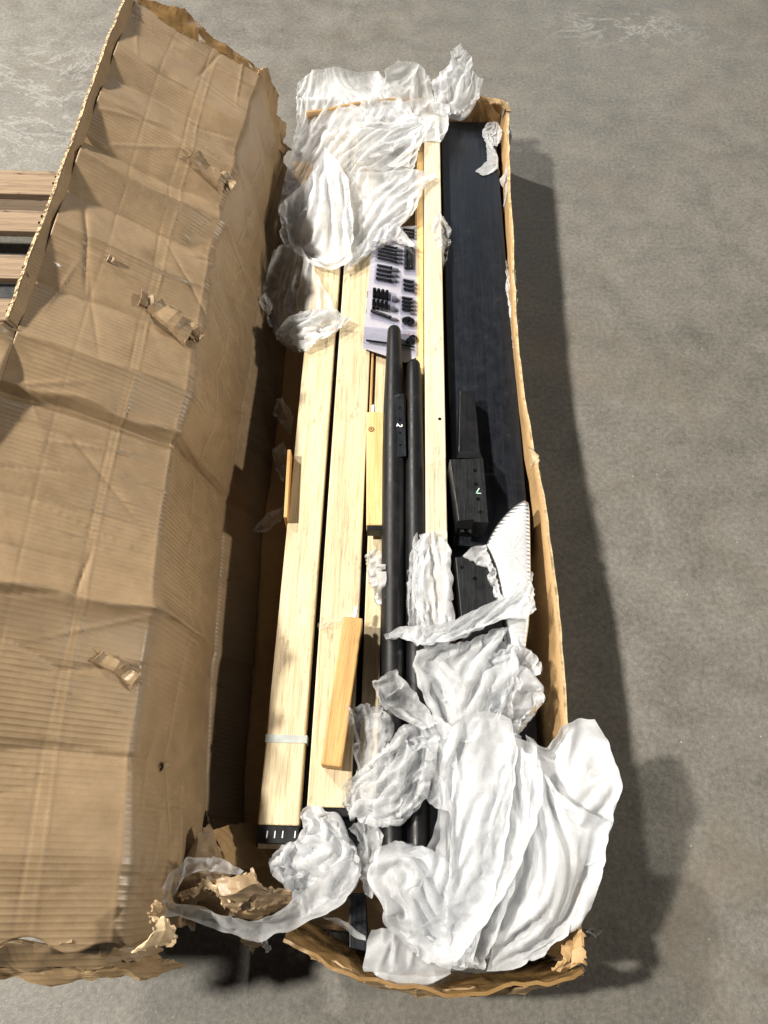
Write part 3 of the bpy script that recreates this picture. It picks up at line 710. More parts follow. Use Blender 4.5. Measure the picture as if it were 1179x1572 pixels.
for s_, e_ in ((a, b), (b, c)):
    d = e_ - s_; bm = bm_box(.0018, d.length + .0015, .0008); frame_obj('chalk_mark', bm, M['mint'], (s_ + e_) / 2 + Vector((0, 0, .0004)), (d.y, -d.x, 0), d, fb)
prism_px('slot', [(702, 799), (727, 797), (724, 812), (699, 811)], .2232, .004, M['hole'], fb, .0006)
bm = bmesh.new(); add_cyl(bm, (0, -.012, 0), (0, .012, 0), .012, n=20)
frame_obj('ferrule', bm, M['black_satin'], P(716, 812, .19), (1, 0, 0), (0.15, 1, 0), fb, False)
o = prism_px('black_stub', [(692, 820), (748, 818), (752, 868), (694, 868)], .128, .03, M['black_panel'], None, .002)
tag(o, 'short dark stub between the bracket and the notched block', 'block')
nb_ = prism_px('notched_block', [(699, 855), (719, 853), (722, 865), (748, 862), (768, 940), (775, 985), (712, 990)], .200, .10, M['black'], None, .0016, True)
tag(nb_, 'black wood grained block with notched corner, under the foam strip', 'block')
for q in ((709, 871), (729, 888), (722, 940), (741, 932)): disc('drilled_hole', P(*q, .2004), .0040 if q[1] > 880 else .0032, M['hole'], nb_, .0004)

def resample_c(p, n):
    p = np.vstack([p, p[:1]]); s_ = np.r_[0, np.cumsum(np.linalg.norm(np.diff(p, axis=0), axis=1))]; q = np.linspace(0, s_[-1], n + 1)[:-1]
    return np.stack([np.interp(q, s_, p[:, k]) for k in range(3)], -1)
# foam wrapped rounded board standing by the right wall
wp = [(746, 838), (752, 824), (762, 807), (774, 792), (786, 780), (797, 772), (806, 768), (811, 772), (813, 785), (814, 830), (815, 900), (812, 960), (806, 1000), (786, 1000), (776, 950), (769, 905), (762, 872), (753, 850)]
w0 = np.array([P(px, py, .205) for px, py in wp]); ctr = w0.mean(0); w0 = resample_c(w0, 72); rings = [w0 - np.array([0, 0, .10])]
for f in (1.0, .985, .955, .90, .8, .62, .4, .2, .05):
    q = ctr + (w0 - ctr) * f; q[:, 2] = .205 + .012 * math.sqrt(max(0, 1 - f ** 4)) + .0007 * np.sin(q[:, 1] * 620 + 3 * np.sin(q[:, 0] * 60) + 5 * np.sin(q[:, 1] * 31)) * (.5 + .5 * np.sin(q[:, 0] * 90 + q[:, 1] * 40)) * (1 - f ** 6); rings.append(q)
n_ = len(w0); vs = np.concatenate(rings); fs = [(r * n_ + k, r * n_ + (k + 1) % n_, (r + 1) * n_ + (k + 1) % n_, (r + 1) * n_ + k) for r in range(len(rings) - 1) for k in range(n_)]
fs.append([(len(rings) - 1) * n_ + k for k in range(n_)])
o = mesh('wrapped_board', vs, fs, M['ribbed'], None, True)
tag(o, 'rounded board end wrapped in ribbed white foam by the right wall', 'wrapped board')
o = wb('black_block', .16, .295, -.10, .31, .10, .09, M['black_panel']); tag(o, 'black board end showing in the near right corner of the box', 'board')
o = prism_px('black_post', [(536, 1372), (561, 1372), (566, 1462), (536, 1456)], .11, .10, M['black_panel'], None, .002); tag(o, 'upright black board end at the near end, left of the foam roll', 'board')
o = prism_px('dark_tray', [(466, 1250), (548, 1252), (545, 1300), (462, 1296)], .102, .02, M['black_satin'], None, .002); tag(o, 'dark flat board end just below the second plank', 'board')

# ---------------------------------------------------------------- blister card of fittings
zc = .152
bc = empty('fittings_pack', P(600, 450, .141), 'white blister card of black screws and fittings lying on the planks', 'blister pack')
prism_px('card', [(573, 352), (640, 346), (641, 548), (622, 556), (556, 534)], zc, .0015, M['backing'], bc, .0003)
def rod(name, a, b, r, mat, parent, z=zc + .006, head=0.0, n=10):
    A, B = P(*a, z), P(*b, z); d = B - A; bm = bmesh.new()
    add_cyl(bm, (0, 0, 0), (0, d.length, 0), r, n=n)
    if head: add_cyl(bm, (0, d.length, 0), (0, d.length + .004, 0), head, head * .8, n=n)
    return frame_obj(name, bm, mat, A, (d.y, -d.x, 0), d, parent, False)
def blister(pts, z=zc + .0135): return prism_px('blister', pts, z, .012, M['blister'], bc, .003)
for k in range(5): rod('long_screw', (581 - k * .4, 375 + k * 5.2), (608 - k * .3, 381 + k * 5.2), .0030, M['metal'], bc, head=.0042)
for k in range(4): rod('short_screw', (579 - k * .6, 407 + k * 6.6), (600 - k * .6, 411 + k * 6.6), .0034, M['metal'], bc, head=.0046)
for k in range(2):
    for j in range(4): rod('wood_dowel', (575 + j * 6.4 - k, 443 + k * 17 + j * 1.2), (574.6 + j * 6.4 - k, 456 + k * 17 + j * 1.2), .0042, M['hole'], bc, n=8)
rod('connector_bolt', (570, 476.5), (598, 487), .0042, M['metal'], bc, head=.0052)
for k in range(2): rod('machine_bolt', (624 + k * 8, 378), (623.5 + k * 8, 410), .0048, M['metal'], bc, head=.0058)
for k in range(3): rod('cam_bolt', (619 + k * .3, 430 + k * 6.5), (633, 433 + k * 6.5), .0036, M['metal'], bc, head=.0048)
for k in range(4): rod('barrel_nut', (617, 457 + k * 5.6), (631, 459.5 + k * 5.6), .0036, M['metal'], bc, head=.0040)
for k in range(3): rod('cam_bolt', (619 + k * .5, 352 + k * 5), (634, 354 + k * 5), .0034, M['metal'], bc, head=.0044)
def tail(a, r=.0042, L=7.5): rod('sleeve', (a[0], a[1]), (a[0] + L, a[1] + L * .18), r, M['sleeve'], bc, zc + .004, head=r * .75)
for k in range(4): tail((609 - k * .3, 383 + k * 6.2))
for k in range(3): tail((602 - k, 413.5 + k * 8), .005)
tail((602, 459), .0075, 6); tail((600, 474), .0075, 6); tail((600, 489), .004, 8)
for q in ((633, 435), (633, 441), (632, 447)): tail(q, .004, 4)
for q in ((631, 462), (631, 468), (631, 474), (630, 480)): tail(q, .0035, 5)
def washer(q, ro, ri, z):
    bm = bmesh.new(); N = 20; rr = []
    for r, h in ((ri, 0), (ro, 0), (ro, .002), (ri, .002)): rr.append([bm.verts.new((r * math.cos(2 * math.pi * k / N), r * math.sin(2 * math.pi * k / N), h)) for k in range(N)])
    for i in range(4):
        for k in range(N): bm.faces.new((rr[i][k], rr[i][(k + 1) % N], rr[(i + 1) % 4][(k + 1) % N], rr[(i + 1) % 4][k]))
    frame_obj('washer', bm, M['metal'], P(*q, z), (1, 0, 0), (0, 1, 0), bc)
for q, z in (((624, 493), zc + .002), ((626, 492), zc + .0045), ((629, 494), zc + .007)): washer(q, .0115, .0045, z)
for q, z in (((630, 524), zc + .002), ((634, 520), zc + .0045)): washer(q, .0105, .004, z)
rod('hex_key', (562, 522), (636, 532), .0020, M['metal'], bc, zc + .003, n=6); rod('hex_key', (566, 525), (636, 537), .0016, M['steel'], bc, zc + .003, n=6)
blister([(576, 371), (618, 380), (616, 405), (574, 396)]); blister([(576, 404), (612, 411), (609, 436), (573, 430)]); blister([(572, 440), (610, 450), (606, 477), (570, 468)])
blister([(568, 473), (610, 489), (608, 494), (567, 484)]); blister([(620, 372), (639, 374), (639, 418), (619, 416)]); blister([(616, 425), (639, 428), (639, 449), (615, 446)])
blister([(614, 453), (638, 456), (637, 481), (613, 478)]); blister([(615, 485), (638, 486), (638, 501), (616, 501)]); blister([(558, 500), (640, 508), (639, 542), (557, 528)], zc + .010)
for q, s in (((607, 437), 'A'), ((611, 492), 'E'), ((638, 452), 'F'), ((628, 513), 'H'), ((634, 514), 'G')): 
    bm = bm_box(.0022, .006, .0004); frame_obj('red_print', bm, M['red'], P(*q, zc + .0006), (1, 0, 0), (.2, 1, 0), bc)
for q in ((563.5, 452), (562, 478)):
    bm = bm_box(.0016, .022 if q[1] < 460 else .012, .0004); frame_obj('grey_print', bm, M['grey_print'], P(*q, zc + .0006), (1, 0, 0), (.02, 1, 0), bc)
# ================================================================ loose wrapping sheets
def HF(x, y):
    z = np.full(x.shape, .006)
    for c, ux, uy, hx, hy, zt_ in HFL:
        dx, dy = x - c[0], y - c[1]
        u, v = dx * ux[0] + dy * ux[1], dx * uy[0] + dy * uy[1]
        z = np.where((np.abs(u) < hx) & (np.abs(v) < hy), np.maximum(z, zt_), z)
    return z
def resample(p, n):
    p = np.array(p, float); s = np.r_[0, np.cumsum(np.linalg.norm(np.diff(p, axis=0), axis=1) + 1e-9)]; q = np.linspace(0, s[-1], n)
    return np.stack([np.interp(q, s, p[:, k]) for k in range(3)], -1)
def con(a, b, r, k):
    d = b - a; l = np.sqrt((d * d).sum(-1)) + 1e-9; c = (k * .5 * (l - r) / l)[..., None] * d
    a += c; b -= c
def up2(p):
    def ax0(p):
        n = p.shape[0]; o = np.zeros((2 * n - 1,) + p.shape[1:]); o[::2] = p
        e = np.concatenate([2 * p[:1] - p[1:2], p, 2 * p[-1:] - p[-2:-1]])
        o[1::2] = (9 * (e[1:-2] + e[2:-1]) - e[:-3] - e[3:]) / 16; return o
    return np.swapaxes(ax0(np.swapaxes(ax0(p), 0, 1)), 0, 1)
def sheet(name, label, pts, corners, mat, eu=1.25, ev=1.15, res=.0062, bulge=.02, wl=.05, ang=0.0, anchor=.25, steps=36, guide=.012, seed=0, rag=.0015, g=.0005,
          cat='wrapping sheet', group='loose white wrapping sheets', bend=.008, parent=None, coll=True, sub=0, crease=1.0, fa=1.0, under=None, stretch=2.8, pleat=0.0):
    """a crumpled sheet: its edge is held loosely along the measured outline, the sheet itself is larger than
    that outline, so it buckles into folds and comes to rest on what lies beneath"""
    w = np.array([P(px, py, z) for px, py, z in pts]); n = len(w); c = list(corners)
    def side(a, b):
        i = [a]
        while i[-1] != b: i.append((i[-1] + 1) % n)
        return w[i]
    sd = [side(c[k], c[(k + 1) % 4]) for k in range(4)]
    ln = [np.linalg.norm(np.diff(s, axis=0), axis=1).sum() for s in sd]
    nu = int(np.clip(max(ln[0], ln[2]) * (eu ** .5) / res, 8, 96)); nv = int(np.clip(max(ln[1], ln[3]) * (ev ** .5) / res, 8, 120))
    T, Rr, B, Lf = resample(sd[0], nu), resample(sd[1], nv), resample(sd[2], nu)[::-1], resample(sd[3], nv)[::-1]
    u = np.linspace(0, 1, nu)[None, :, None]; v = np.linspace(0, 1, nv)[:, None, None]
    p = (1 - v) * T[None] + v * B[None] + (1 - u) * Lf[:, None] + u * Rr[:, None] - ((1 - u) * (1 - v) * T[0] + u * (1 - v) * T[-1] + (1 - u) * v * B[0] + u * v * B[-1])
    p = np.ascontiguousarray(p)
    p[..., 2] += bulge * (np.sin(np.pi * u) * np.sin(np.pi * v))[..., 0] ** .6
    gd = p.copy()
    ru = np.linalg.norm(p[:, 1:] - p[:, :-1], axis=-1); rv = np.linalg.norm(p[1:] - p[:-1], axis=-1)
    ru = np.maximum(ru, ru.mean() * .5); rv = np.maximum(rv, rv.mean() * .5)
    x, y = p[..., 0], p[..., 1]
    mu = 1 + (eu - 1) * np.clip(1 + .6 * fnoise(x, y, 8, seed + 50), .1, 2.2); mv = 1 + (ev - 1) * np.clip(1 + .6 * fnoise(x, y, 8, seed + 51), .1, 2.2)
    ru *= mu[:, 1:]; rv *= mv[1:]
    sh = np.sqrt(ru[:-1] ** 2 + rv[:, :-1] ** 2)
    bu, bv = ru[:, 1:] + ru[:, :-1], rv[1:] + rv[:-1]
    bu4 = bu[:, 2:] + bu[:, :-2]; bv4 = bv[2:] + bv[:-2]
    # first folds: pleats that run at angle ang in the sheet, plus some disorder
    U = np.cumsum(np.c_[np.zeros(nv), ru], 1); V = np.cumsum(np.r_[np.zeros((1, nu)), rv], 0)
    ca, sa = math.cos(ang), math.sin(ang)
    wl = wl * 1.3; amp = .20 * wl * fa
    fold = 1.5 * tent(U, V, wl * .8, seed, ang, stretch) + .6 * tent(U, V, wl * .42, seed + 1, ang + .5, 2.0)
    fold = fold * np.clip(.75 + .5 * fnoise(U, V, 5, seed + 15), .2, 1.5)
    p[..., 2] += amp * fold
    p[..., 0] += .35 * amp * fnoise(U, V, .6 / wl, seed + 3); p[..., 1] += .35 * amp * fnoise(U, V, .6 / wl, seed + 4)
    tgt = p.copy(); tgt[..., :2] = gd[..., :2]; tgt[..., 2] = gd[..., 2] + .2 * amp * fold
    rs = np.random.RandomState(seed)
    bm_ = np.zeros((nv, nu), bool); bm_[0] = bm_[-1] = True; bm_[:, 0] = bm_[:, -1] = True
    jit = np.stack([fnoise(p[..., 0], p[..., 1], 30, seed + 60 + k) for k in range(3)], -1) * rag; tgt += np.where(bm_[..., None], jit, 0)
    prev = p.copy()
    for st in range(steps):
        vel = (p - prev) * .86; prev = p.copy(); p += vel; p[..., 2] -= g
        p += guide * (gd - p)
        for it in range(5):
            for r0 in (0, 1):
                m = (nu - r0) // 2; con(p[:, r0:r0 + 2 * m:2], p[:, r0 + 1:r0 + 2 * m:2], ru[:, r0:r0 + 2 * m:2][:, :m], .9)
                m = (nv - r0) // 2; con(p[r0:r0 + 2 * m:2], p[r0 + 1:r0 + 2 * m:2], rv[r0:r0 + 2 * m:2][:m], .9)
            for r0 in (0, 1):
                m = (nv - r0) // 2
                con(p[r0:r0 + 2 * m:2, :-1], p[r0 + 1:r0 + 2 * m:2, 1:], sh[r0:r0 + 2 * m:2][:m], .35)
                con(p[r0:r0 + 2 * m:2, 1:], p[r0 + 1:r0 + 2 * m:2, :-1], sh[r0:r0 + 2 * m:2][:m], .35)
            for a, b, r, k in ((p[:, :-2], p[:, 2:], bu, bend), (p[:-2], p[2:], bv, bend), (p[:, :-4], p[:, 4:], bu4, bend * .3), (p[:-4], p[4:], bv4, bend * .3)):
                d = b - a; l = np.sqrt((d * d).sum(-1)) + 1e-9; cc = (k * .5 * (l - r) / l)[..., None] * d
                a0 = cc.copy(); a += a0; b -= a0
            p[bm_] += anchor * (tgt[bm_] - p[bm_])
        if coll:
            h = HF(p[..., 0], p[..., 1]) + .0025; p[..., 2] = np.maximum(p[..., 2], h)
    p[1:-1, 1:-1] = p[1:-1, 1:-1] * .8 + .05 * (p[:-2, 1:-1] + p[2:, 1:-1] + p[1:-1, :-2] + p[1:-1, 2:])
    p = up2(p); U = up2(U[..., None])[..., 0]; V = up2(V[..., None])[..., 0]; nv, nu = p.shape[:2]
    nn = np.cross(np.gradient(p, axis=1), np.gradient(p, axis=0)); nn /= np.linalg.norm(nn, axis=-1, keepdims=True) + 1e-12
    dd = .0085 * tent(U, V, .075, seed + 11, ang, stretch) + .0046 * tent(U, V, .036, seed + 12, ang + .7, 2.4) + .0022 * tent(U, V, .016, seed + 13, ang - .6, 1.8)
    dd = dd * np.clip(min(ln) / .09, .25, 1)
    if pleat: dd = dd + pleat * (tent(U, V, .013, seed + 21, ang, 14) + .6 * tent(U, V, .007, seed + 22, ang, 14))
    mod = np.clip(.45 + .75 * fnoise(U, V, 7, seed + 14), .04, 1.8)
    p = p + nn * (dd * mod * crease)[..., None]
    ii = np.arange(nv * nu).reshape(nv, nu)
    fs = np.stack([ii[1:, :-1], ii[1:, 1:], ii[:-1, 1:], ii[:-1, :-1]], -1).reshape(-1, 4)
    o = mesh(name, p.reshape(-1, 3), fs, mat, parent, True)
    if sub: m = o.modifiers.new('s', 'SUBSURF'); m.levels = m.render_levels = sub
    if parent is None: tag(o, label, cat, group)
    if (seed in UNDER if under is None else under):       # the sheet lies double: a second ply shows through the first
        cx_, cy_, cz_ = np.mean(np.array(pts), 0)
        q = [(cx_ + (px - cx_) * .93, cy_ + (py - cy_) * .95, z - .010) for px, py, z in pts]
        sheet('under_fold', None, q, corners, mat, eu, ev, res * 1.15, bulge * .75, wl / 1.3 * .8, ang + .5, anchor, 28, guide, seed + 500, rag, g, bend=bend, parent=o, coll=coll, crease=crease * 1.2, fa=fa, under=False, stretch=stretch)
    return o

UNDER = {1, 3, 5, 6, 9, 20, 23, 24, 25, 28, 29, 30, 31, 34, 45}
W, SHR, FILM = M['wrap'], M['sheer'], M['film']
N_ = 'wrapping_sheet'
# ---- far end
sheet(N_, 'large sheer white sheet spread over the far left corner of the box',
      [(456, 128, .20), (478, 108, .22), (515, 101, .23), (548, 112, .22), (579, 107, .215), (640, 180, .215), (668, 176, .22), (644, 225, .215), (634, 258, .20), (560, 262, .19), (500, 300, .18), (440, 345, .17), (427, 320, .16), (440, 262, .17), (455, 200, .18)],
      (0, 4, 8, 11), SHR, 1.12, 1.08, 0.0070, .03, .055, .6, seed=1, stretch=2.4, crease=1.0, fa=.9, bend=.03)
sheet(N_, 'rounded translucent white puff above the far end wall',
      [(578, 140, .22), (588, 108, .25), (612, 92, .27), (642, 95, .27), (661, 115, .25), (664, 150, .22), (640, 175, .20), (605, 165, .2)], (0, 2, 4, 6), SHR, 1.1, 1.1, 0.0066, .035, .07, .3, seed=2, stretch=2.4, crease=1.0, fa=.9, bend=.03)
sheet(N_, 'pointed white tuft sticking up at the far end wall beside the black panel',
      [(662, 128, .23), (690, 96, .28), (697, 70, .33), (706, 68, .33), (724, 88, .30), (727, 108, .28), (741, 124, .26), (736, 150, .23), (712, 172, .21), (690, 178, .21), (668, 165, .21)], (0, 3, 6, 9), W, 1.35, 1.35, 0.0066, .03, .04, .9, seed=3)
sheet(N_, 'crinkled white flap folded over the top of the upright plank',
      [(560, 170, .205), (600, 158, .215), (645, 150, .225), (690, 160, .215), (688, 200, .20), (676, 218, .195), (672, 185, .21), (640, 200, .21), (590, 225, .20), (545, 250, .19), (548, 200, .195)], (0, 3, 7, 9), W, 1.12, 1.1, 0.0066, .015, .05, .4, seed=4, stretch=2.4, crease=1.0, fa=.9, bend=.03)
sheet(N_, 'bright white sheet bunched into a triangle on the far left planks',
      [(498, 226, .22), (520, 248, .225), (533, 275, .22), (540, 330, .20), (538, 395, .18), (520, 408, .17), (480, 405, .165), (440, 375, .15), (428, 325, .165), (436, 305, .18), (470, 275, .21)], (0, 3, 6, 8), W, 1.06, 1.04, 0.0066, .035, .10, 1.2, seed=5, stretch=2.4, crease=1.0, fa=.9, bend=.03)
sheet(N_, 'creamy crumpled sheet whose pointed tip crosses the upright plank',
      [(532, 262, .20), (590, 262, .20), (640, 258, .215), (669, 266, .212), (650, 285, .21), (640, 318, .20), (602, 352, .185), (565, 385, .175), (535, 412, .16), (534, 340, .175)], (0, 3, 6, 8), W, 1.10, 1.06, 0.0066, .035, .08, -.6, seed=6, stretch=2.4, crease=1.0, fa=.9, bend=.03)
sheet(N_, 'thin white sheet edge lying over the top of the blister card',
      [(528, 412, .16), (548, 378, .175), (575, 355, .185), (596, 343, .19), (612, 346, .19), (639, 378, .18), (622, 368, .178), (598, 358, .18), (572, 376, .172), (552, 400, .165), (530, 418, .158)], (0, 5, 6, 10), W, 1.25, 1.4, 0.0049, .012, .025, .2, seed=7)
sheet(N_, 'grey white sheet hanging in the gap beside the lid at the far end',
      [(420, 385, .16), (440, 372, .17), (462, 376, .17), (480, 408, .17), (497, 440, .168), (514, 470, .16), (490, 500, .16), (462, 478, .155), (455, 510, .14), (425, 522, .10), (412, 490, .09), (403, 440, .10)], (0, 5, 8, 10), SHR, 1.06, 1.05, 0.0066, .025, .09, .5, seed=8, stretch=2.4, crease=1.0, fa=.9, bend=.03)
sheet(N_, 'smooth bright white roll of foam at the lower end of the grey sheet',
      [(462, 478, .175), (488, 470, .185), (512, 474, .18), (540, 490, .165), (515, 508, .165), (490, 524, .165), (470, 540, .15), (440, 530, .13), (420, 512, .12), (436, 492, .15)], (0, 3, 6, 8), W, 1.18, 1.2, 0.0061, .035, .06, 1.0, seed=9)
sheet(N_, 'small tuft of white film between lid and planks, lower',
      [(396, 462, .12), (408, 448, .12), (420, 470, .12), (412, 485, .10)], (0, 1, 2, 3), SHR, 1.3, 1.3, 0.0049, .015, .03, seed=10)
sheet(N_, 'twisted white strip at the far right corner over the black panel',
      [(747, 190, .16), (762, 186, .175), (771, 205, .185), (764, 222, .16), (752, 240, .125), (757, 258, .11), (768, 270, .12), (752, 288, .11), (736, 296, .105), (725, 291, .10), (744, 272, .105), (742, 245, .11), (738, 215, .13)], (0, 2, 7, 9), W, 1.35, 1.2, 0.0049, .010, .022, .1, seed=11)
sheet(N_, 'small white scrap squeezed against the far right wall',
      [(764, 276, .15), (774, 270, .16), (775, 300, .14), (772, 335, .12), (770, 320, .12), (774, 300, .13)], (0, 1, 3, 4), W, 1.3, 1.2, 0.0049, .008, .02, seed=12)
sheet(N_, 'long white sliver of foam between black panel and right wall',
      [(773, 402, .12), (780, 412, .13), (786, 475, .13), (785, 530, .12), (781, 575, .09), (777, 520, .09), (772, 450, .10)], (0, 1, 4, 5), W, 1.2, 1.1, 0.0053, .006, .025, seed=13)
sheet(N_, 'translucent scrap clinging to the right edge of the upright plank',
      [(664, 340, .198), (674, 320, .20), (682, 338, .205), (694, 350, .19), (690, 375, .15), (683, 405, .12), (680, 432, .11), (672, 400, .15), (664, 370, .195)], (0, 2, 5, 7), SHR, 1.2, 1.25, 0.0053, .012, .03, seed=14)
# ---- gap on the left
sheet(N_, 'pale film scrap low in the gap beside the lid, upper', [(418, 632, .09), (430, 606, .10), (450, 640, .09), (446, 668, .06)], (0, 1, 2, 3), FILM, 1.2, 1.2, 0.0057, .01, .03, seed=15)
sheet(N_, 'pale film scrap behind the thin pinkish wood strip', [(416, 690, .10), (434, 678, .11), (444, 700, .10), (434, 740, .08), (422, 715, .08)], (0, 1, 3, 4), FILM, 1.2, 1.2, 0.0057, .012, .03, seed=16)
sheet(N_, 'pale film scrap low in the gap beside the lid, lower', [(385, 815, .05), (408, 788, .08), (436, 776, .10), (432, 800, .08), (405, 818, .05)], (0, 2, 3, 4), FILM, 1.2, 1.2, 0.0057, .01, .03, seed=17)
# ---- around the poles
sheet('foam_scrap', 'small ball of white foam wrap squeezed beside the left black pole', [(562, 850, .15), (578, 842, .17), (590, 850, .165), (592, 895, .16), (590, 930, .14), (580, 908, .15), (565, 893, .15)], (0, 2, 4, 5), W, 1.4, 1.3, 0.0049, .025, .022, .4, seed=18, cat='foam scrap')
sheet('foam_scrap', 'thin translucent band across the second plank above the honey block', [(487, 957, .15), (500, 946, .16), (530, 944, .165), (548, 940, .17), (530, 952, .165), (505, 957, .155), (490, 968, .145)], (0, 3, 4, 6), FILM, 1.15, 1.1, 0.0049, .004, .03, seed=19, cat='foam scrap')
# ---- tall bundle beside the notched block
o = sheet('foam_bundle', 'tall upright bundle twisted in white foam, ragged at its top', [(638, 840, .185), (646, 822, .20), (662, 812, .21), (674, 824, .20), (685, 818, .20), (692, 850, .195), (694, 900, .195), (699, 960, .19), (686, 1000, .18), (655, 1002, .18), (642, 960, .185), (639, 900, .185)], (1, 4, 8, 9), W, 1.2, 1.06, 0.0053, .028, .028, .05, seed=20, pleat=0.0018, rag=.004, cat='foam bundle', group='white foam bundles')
sheet(N_, 'sheer flap hanging from the left side of the tall foam bundle', [(634, 838, .18), (640, 820, .19), (646, 850, .19), (644, 910, .18), (640, 960, .18), (648, 990, .18), (630, 985, .165), (622, 955, .16), (624, 900, .16)], (1, 4, 6, 7), FILM, 1.2, 1.15, 0.0057, .012, .03, .2, seed=21)
sheet(N_, 'creased white sheet between notched block and wrapped board', [(712, 853, .205), (728, 838, .21), (744, 836, .215), (758, 870, .22), (768, 905, .22), (784, 945, .215), (774, 950, .21), (764, 915, .212), (748, 864, .208), (722, 860, .203)], (0, 2, 5, 6), W, 1.25, 1.2, 0.0057, .012, .03, seed=22)
sheet('foam_strip', 'long twisted white foam strip stretched across bundle and notched block', [(590, 976, .20), (612, 962, .205), (650, 962, .243), (700, 950, .248), (750, 926, .243), (795, 908, .243), (817, 876, .243), (823, 935, .243), (806, 950, .236), (780, 948, .24), (730, 968, .243), (690, 984, .243), (640, 992, .236), (615, 978, .205), (592, 982, .20)], (0, 6, 7, 14), W, 1.05, 1.5, 0.0056, .014, .024, 1.57, seed=23, pleat=0.0020, cat='foam strip')
# ---- big heap at the near end
sheet(N_, 'upper white sheet of the heap, gathered below the foam strip',
      [(640, 1000, .20), (665, 992, .215), (720, 985, .215), (760, 965, .21), (800, 955, .205), (790, 1010, .225), (780, 1060, .235), (760, 1120, .24), (720, 1140, .24), (680, 1135, .225), (655, 1080, .215), (632, 1022, .20)], (0, 4, 7, 9), W, 1.22, 1.05, 0.0064, .05, .05, .05, seed=24, bend=.025, pleat=0.0012, stretch=4.0)
sheet(N_, 'curled crumpled edge of the heap beside the right wall',
      [(735, 1010, .235), (765, 1000, .23), (788, 990, .23), (815, 997, .225), (833, 1028, .22), (818, 1042, .215), (836, 1058, .215), (820, 1088, .215), (798, 1112, .22), (785, 1150, .22), (762, 1120, .235), (750, 1060, .24)], (0, 4, 8, 10), W, 1.4, 1.35, 0.0059, .035, .035, .8, seed=25)
sheet(N_, 'clear fan shaped film standing left of the heap',
      [(572, 1048, .185), (594, 1032, .205), (608, 1028, .21), (640, 1066, .225), (672, 1112, .23), (650, 1118, .225), (610, 1100, .205), (585, 1082, .19)], (0, 2, 4, 5), FILM, 1.2, 1.15, 0.0061, .02, .03, 1.3, seed=26, pleat=0.0018)
sheet(N_, 'frayed translucent upright strip beside the honey coloured block',
      [(530, 1088, .165), (548, 1082, .175), (566, 1084, .185), (586, 1078, .19), (600, 1110, .195), (598, 1170, .195), (570, 1200, .185), (548, 1195, .17), (543, 1150, .165)], (0, 3, 5, 7), FILM, 1.5, 1.1, 0.0051, .02, .020, 0.0, seed=27, pleat=0.0018, rag=.004)
sheet(N_, 'crumpled ball of clear film left of the heap above the pole ends',
      [(540, 1192, .18), (590, 1150, .21), (618, 1112, .22), (650, 1108, .225), (673, 1130, .225), (668, 1180, .225), (655, 1225, .22), (622, 1252, .21), (590, 1272, .20), (552, 1262, .18), (528, 1232, .17), (526, 1208, .17)], (0, 3, 7, 10), SHR, 1.35, 1.35, 0.0061, .055, .04, .7, seed=28)
sheet(N_, 'innermost white fold in the middle of the heap, mostly covered',
      [(676, 1130, .215), (740, 1110, .225), (800, 1130, .215), (815, 1220, .215), (795, 1340, .215), (760, 1470, .20), (690, 1480, .19), (620, 1420, .19), (640, 1340, .20), (672, 1260, .21)], (0, 2, 5, 7), W, 1.2, 1.05, .0075, .05, .06, .1, seed=42, bend=.025, steps=40, stretch=4.0)
sheet(N_, 'round white lobe of sheet bulging out over the right wall',
      [(806, 1128, .215), (838, 1150, .228), (852, 1132, .24), (868, 1113, .255), (888, 1101, .265), (912, 1106, .265), (935, 1140, .262), (957, 1205, .255), (955, 1230, .246), (938, 1268, .235), (926, 1320, .228), (880, 1330, .225), (830, 1290, .22), (812, 1210, .215)], (0, 5, 10, 12), M['dense'], 1.03, 1.03, 0.0070, .035, .11, 1.0, seed=45, steps=30, fa=.6, crease=1.0, stretch=1.6, bend=.03)
sheet(N_, 'wide smooth white sheet slung from the heap to the near right corner',
      [(800, 1150, .25), (822, 1160, .255), (842, 1185, .258), (866, 1225, .262), (900, 1250, .262), (936, 1258, .25), (934, 1290, .245), (926, 1340, .23), (906, 1395, .222), (870, 1435, .215), (820, 1470, .21), (775, 1490, .205), (745, 1490, .21), (762, 1420, .235), (785, 1330, .245), (800, 1230, .245)], (0, 5, 9, 12), M['dense'], 1.0, 1.0, 0.0072, .055, .13, .6, seed=30, steps=30, fa=.45, crease=1.0, stretch=1.4, bend=.03)
sheet(N_, 'long white fold in the middle of the heap, partly under the pouch',
      [(672, 1195, .22), (700, 1200, .225), (730, 1200, .225), (740, 1300, .24), (728, 1390, .235), (712, 1484, .218), (688, 1482, .215), (650, 1452, .21), (622, 1402, .212), (650, 1352, .232), (676, 1290, .24)], (0, 2, 5, 8), W, 1.16, 1.02, .0066, .035, .05, .05, seed=43, bend=.025, pleat=0.0012, stretch=3.6)
sheet(N_, 'long white fold between the pouch and the bulging sheet',
      [(760, 1200, .25), (778, 1160, .258), (800, 1140, .255), (818, 1180, .262), (812, 1262, .265), (790, 1360, .255), (762, 1440, .238), (742, 1488, .222), (716, 1486, .222), (726, 1420, .236), (750, 1320, .25)], (0, 3, 7, 8), W, 1.16, 1.02, .0066, .03, .05, -.05, seed=44, bend=.025, pleat=0.0012, stretch=3.6)
sheet(N_, 'smooth white pouch of sheet tapering down from the gathered neck of the heap',
      [(684, 1128, .25), (712, 1098, .26), (748, 1088, .262), (784, 1102, .258), (796, 1150, .26), (788, 1220, .268), (776, 1300, .27), (752, 1390, .26), (724, 1474, .232), (694, 1478, .225), (684, 1420, .24), (692, 1340, .258), (690, 1260, .258), (676, 1190, .248)], (0, 3, 8, 9), W, 1.06, 1.02, .0068, .03, .10, .12, seed=29, crease=1.1, fa=.8, stretch=2.6, bend=.03)
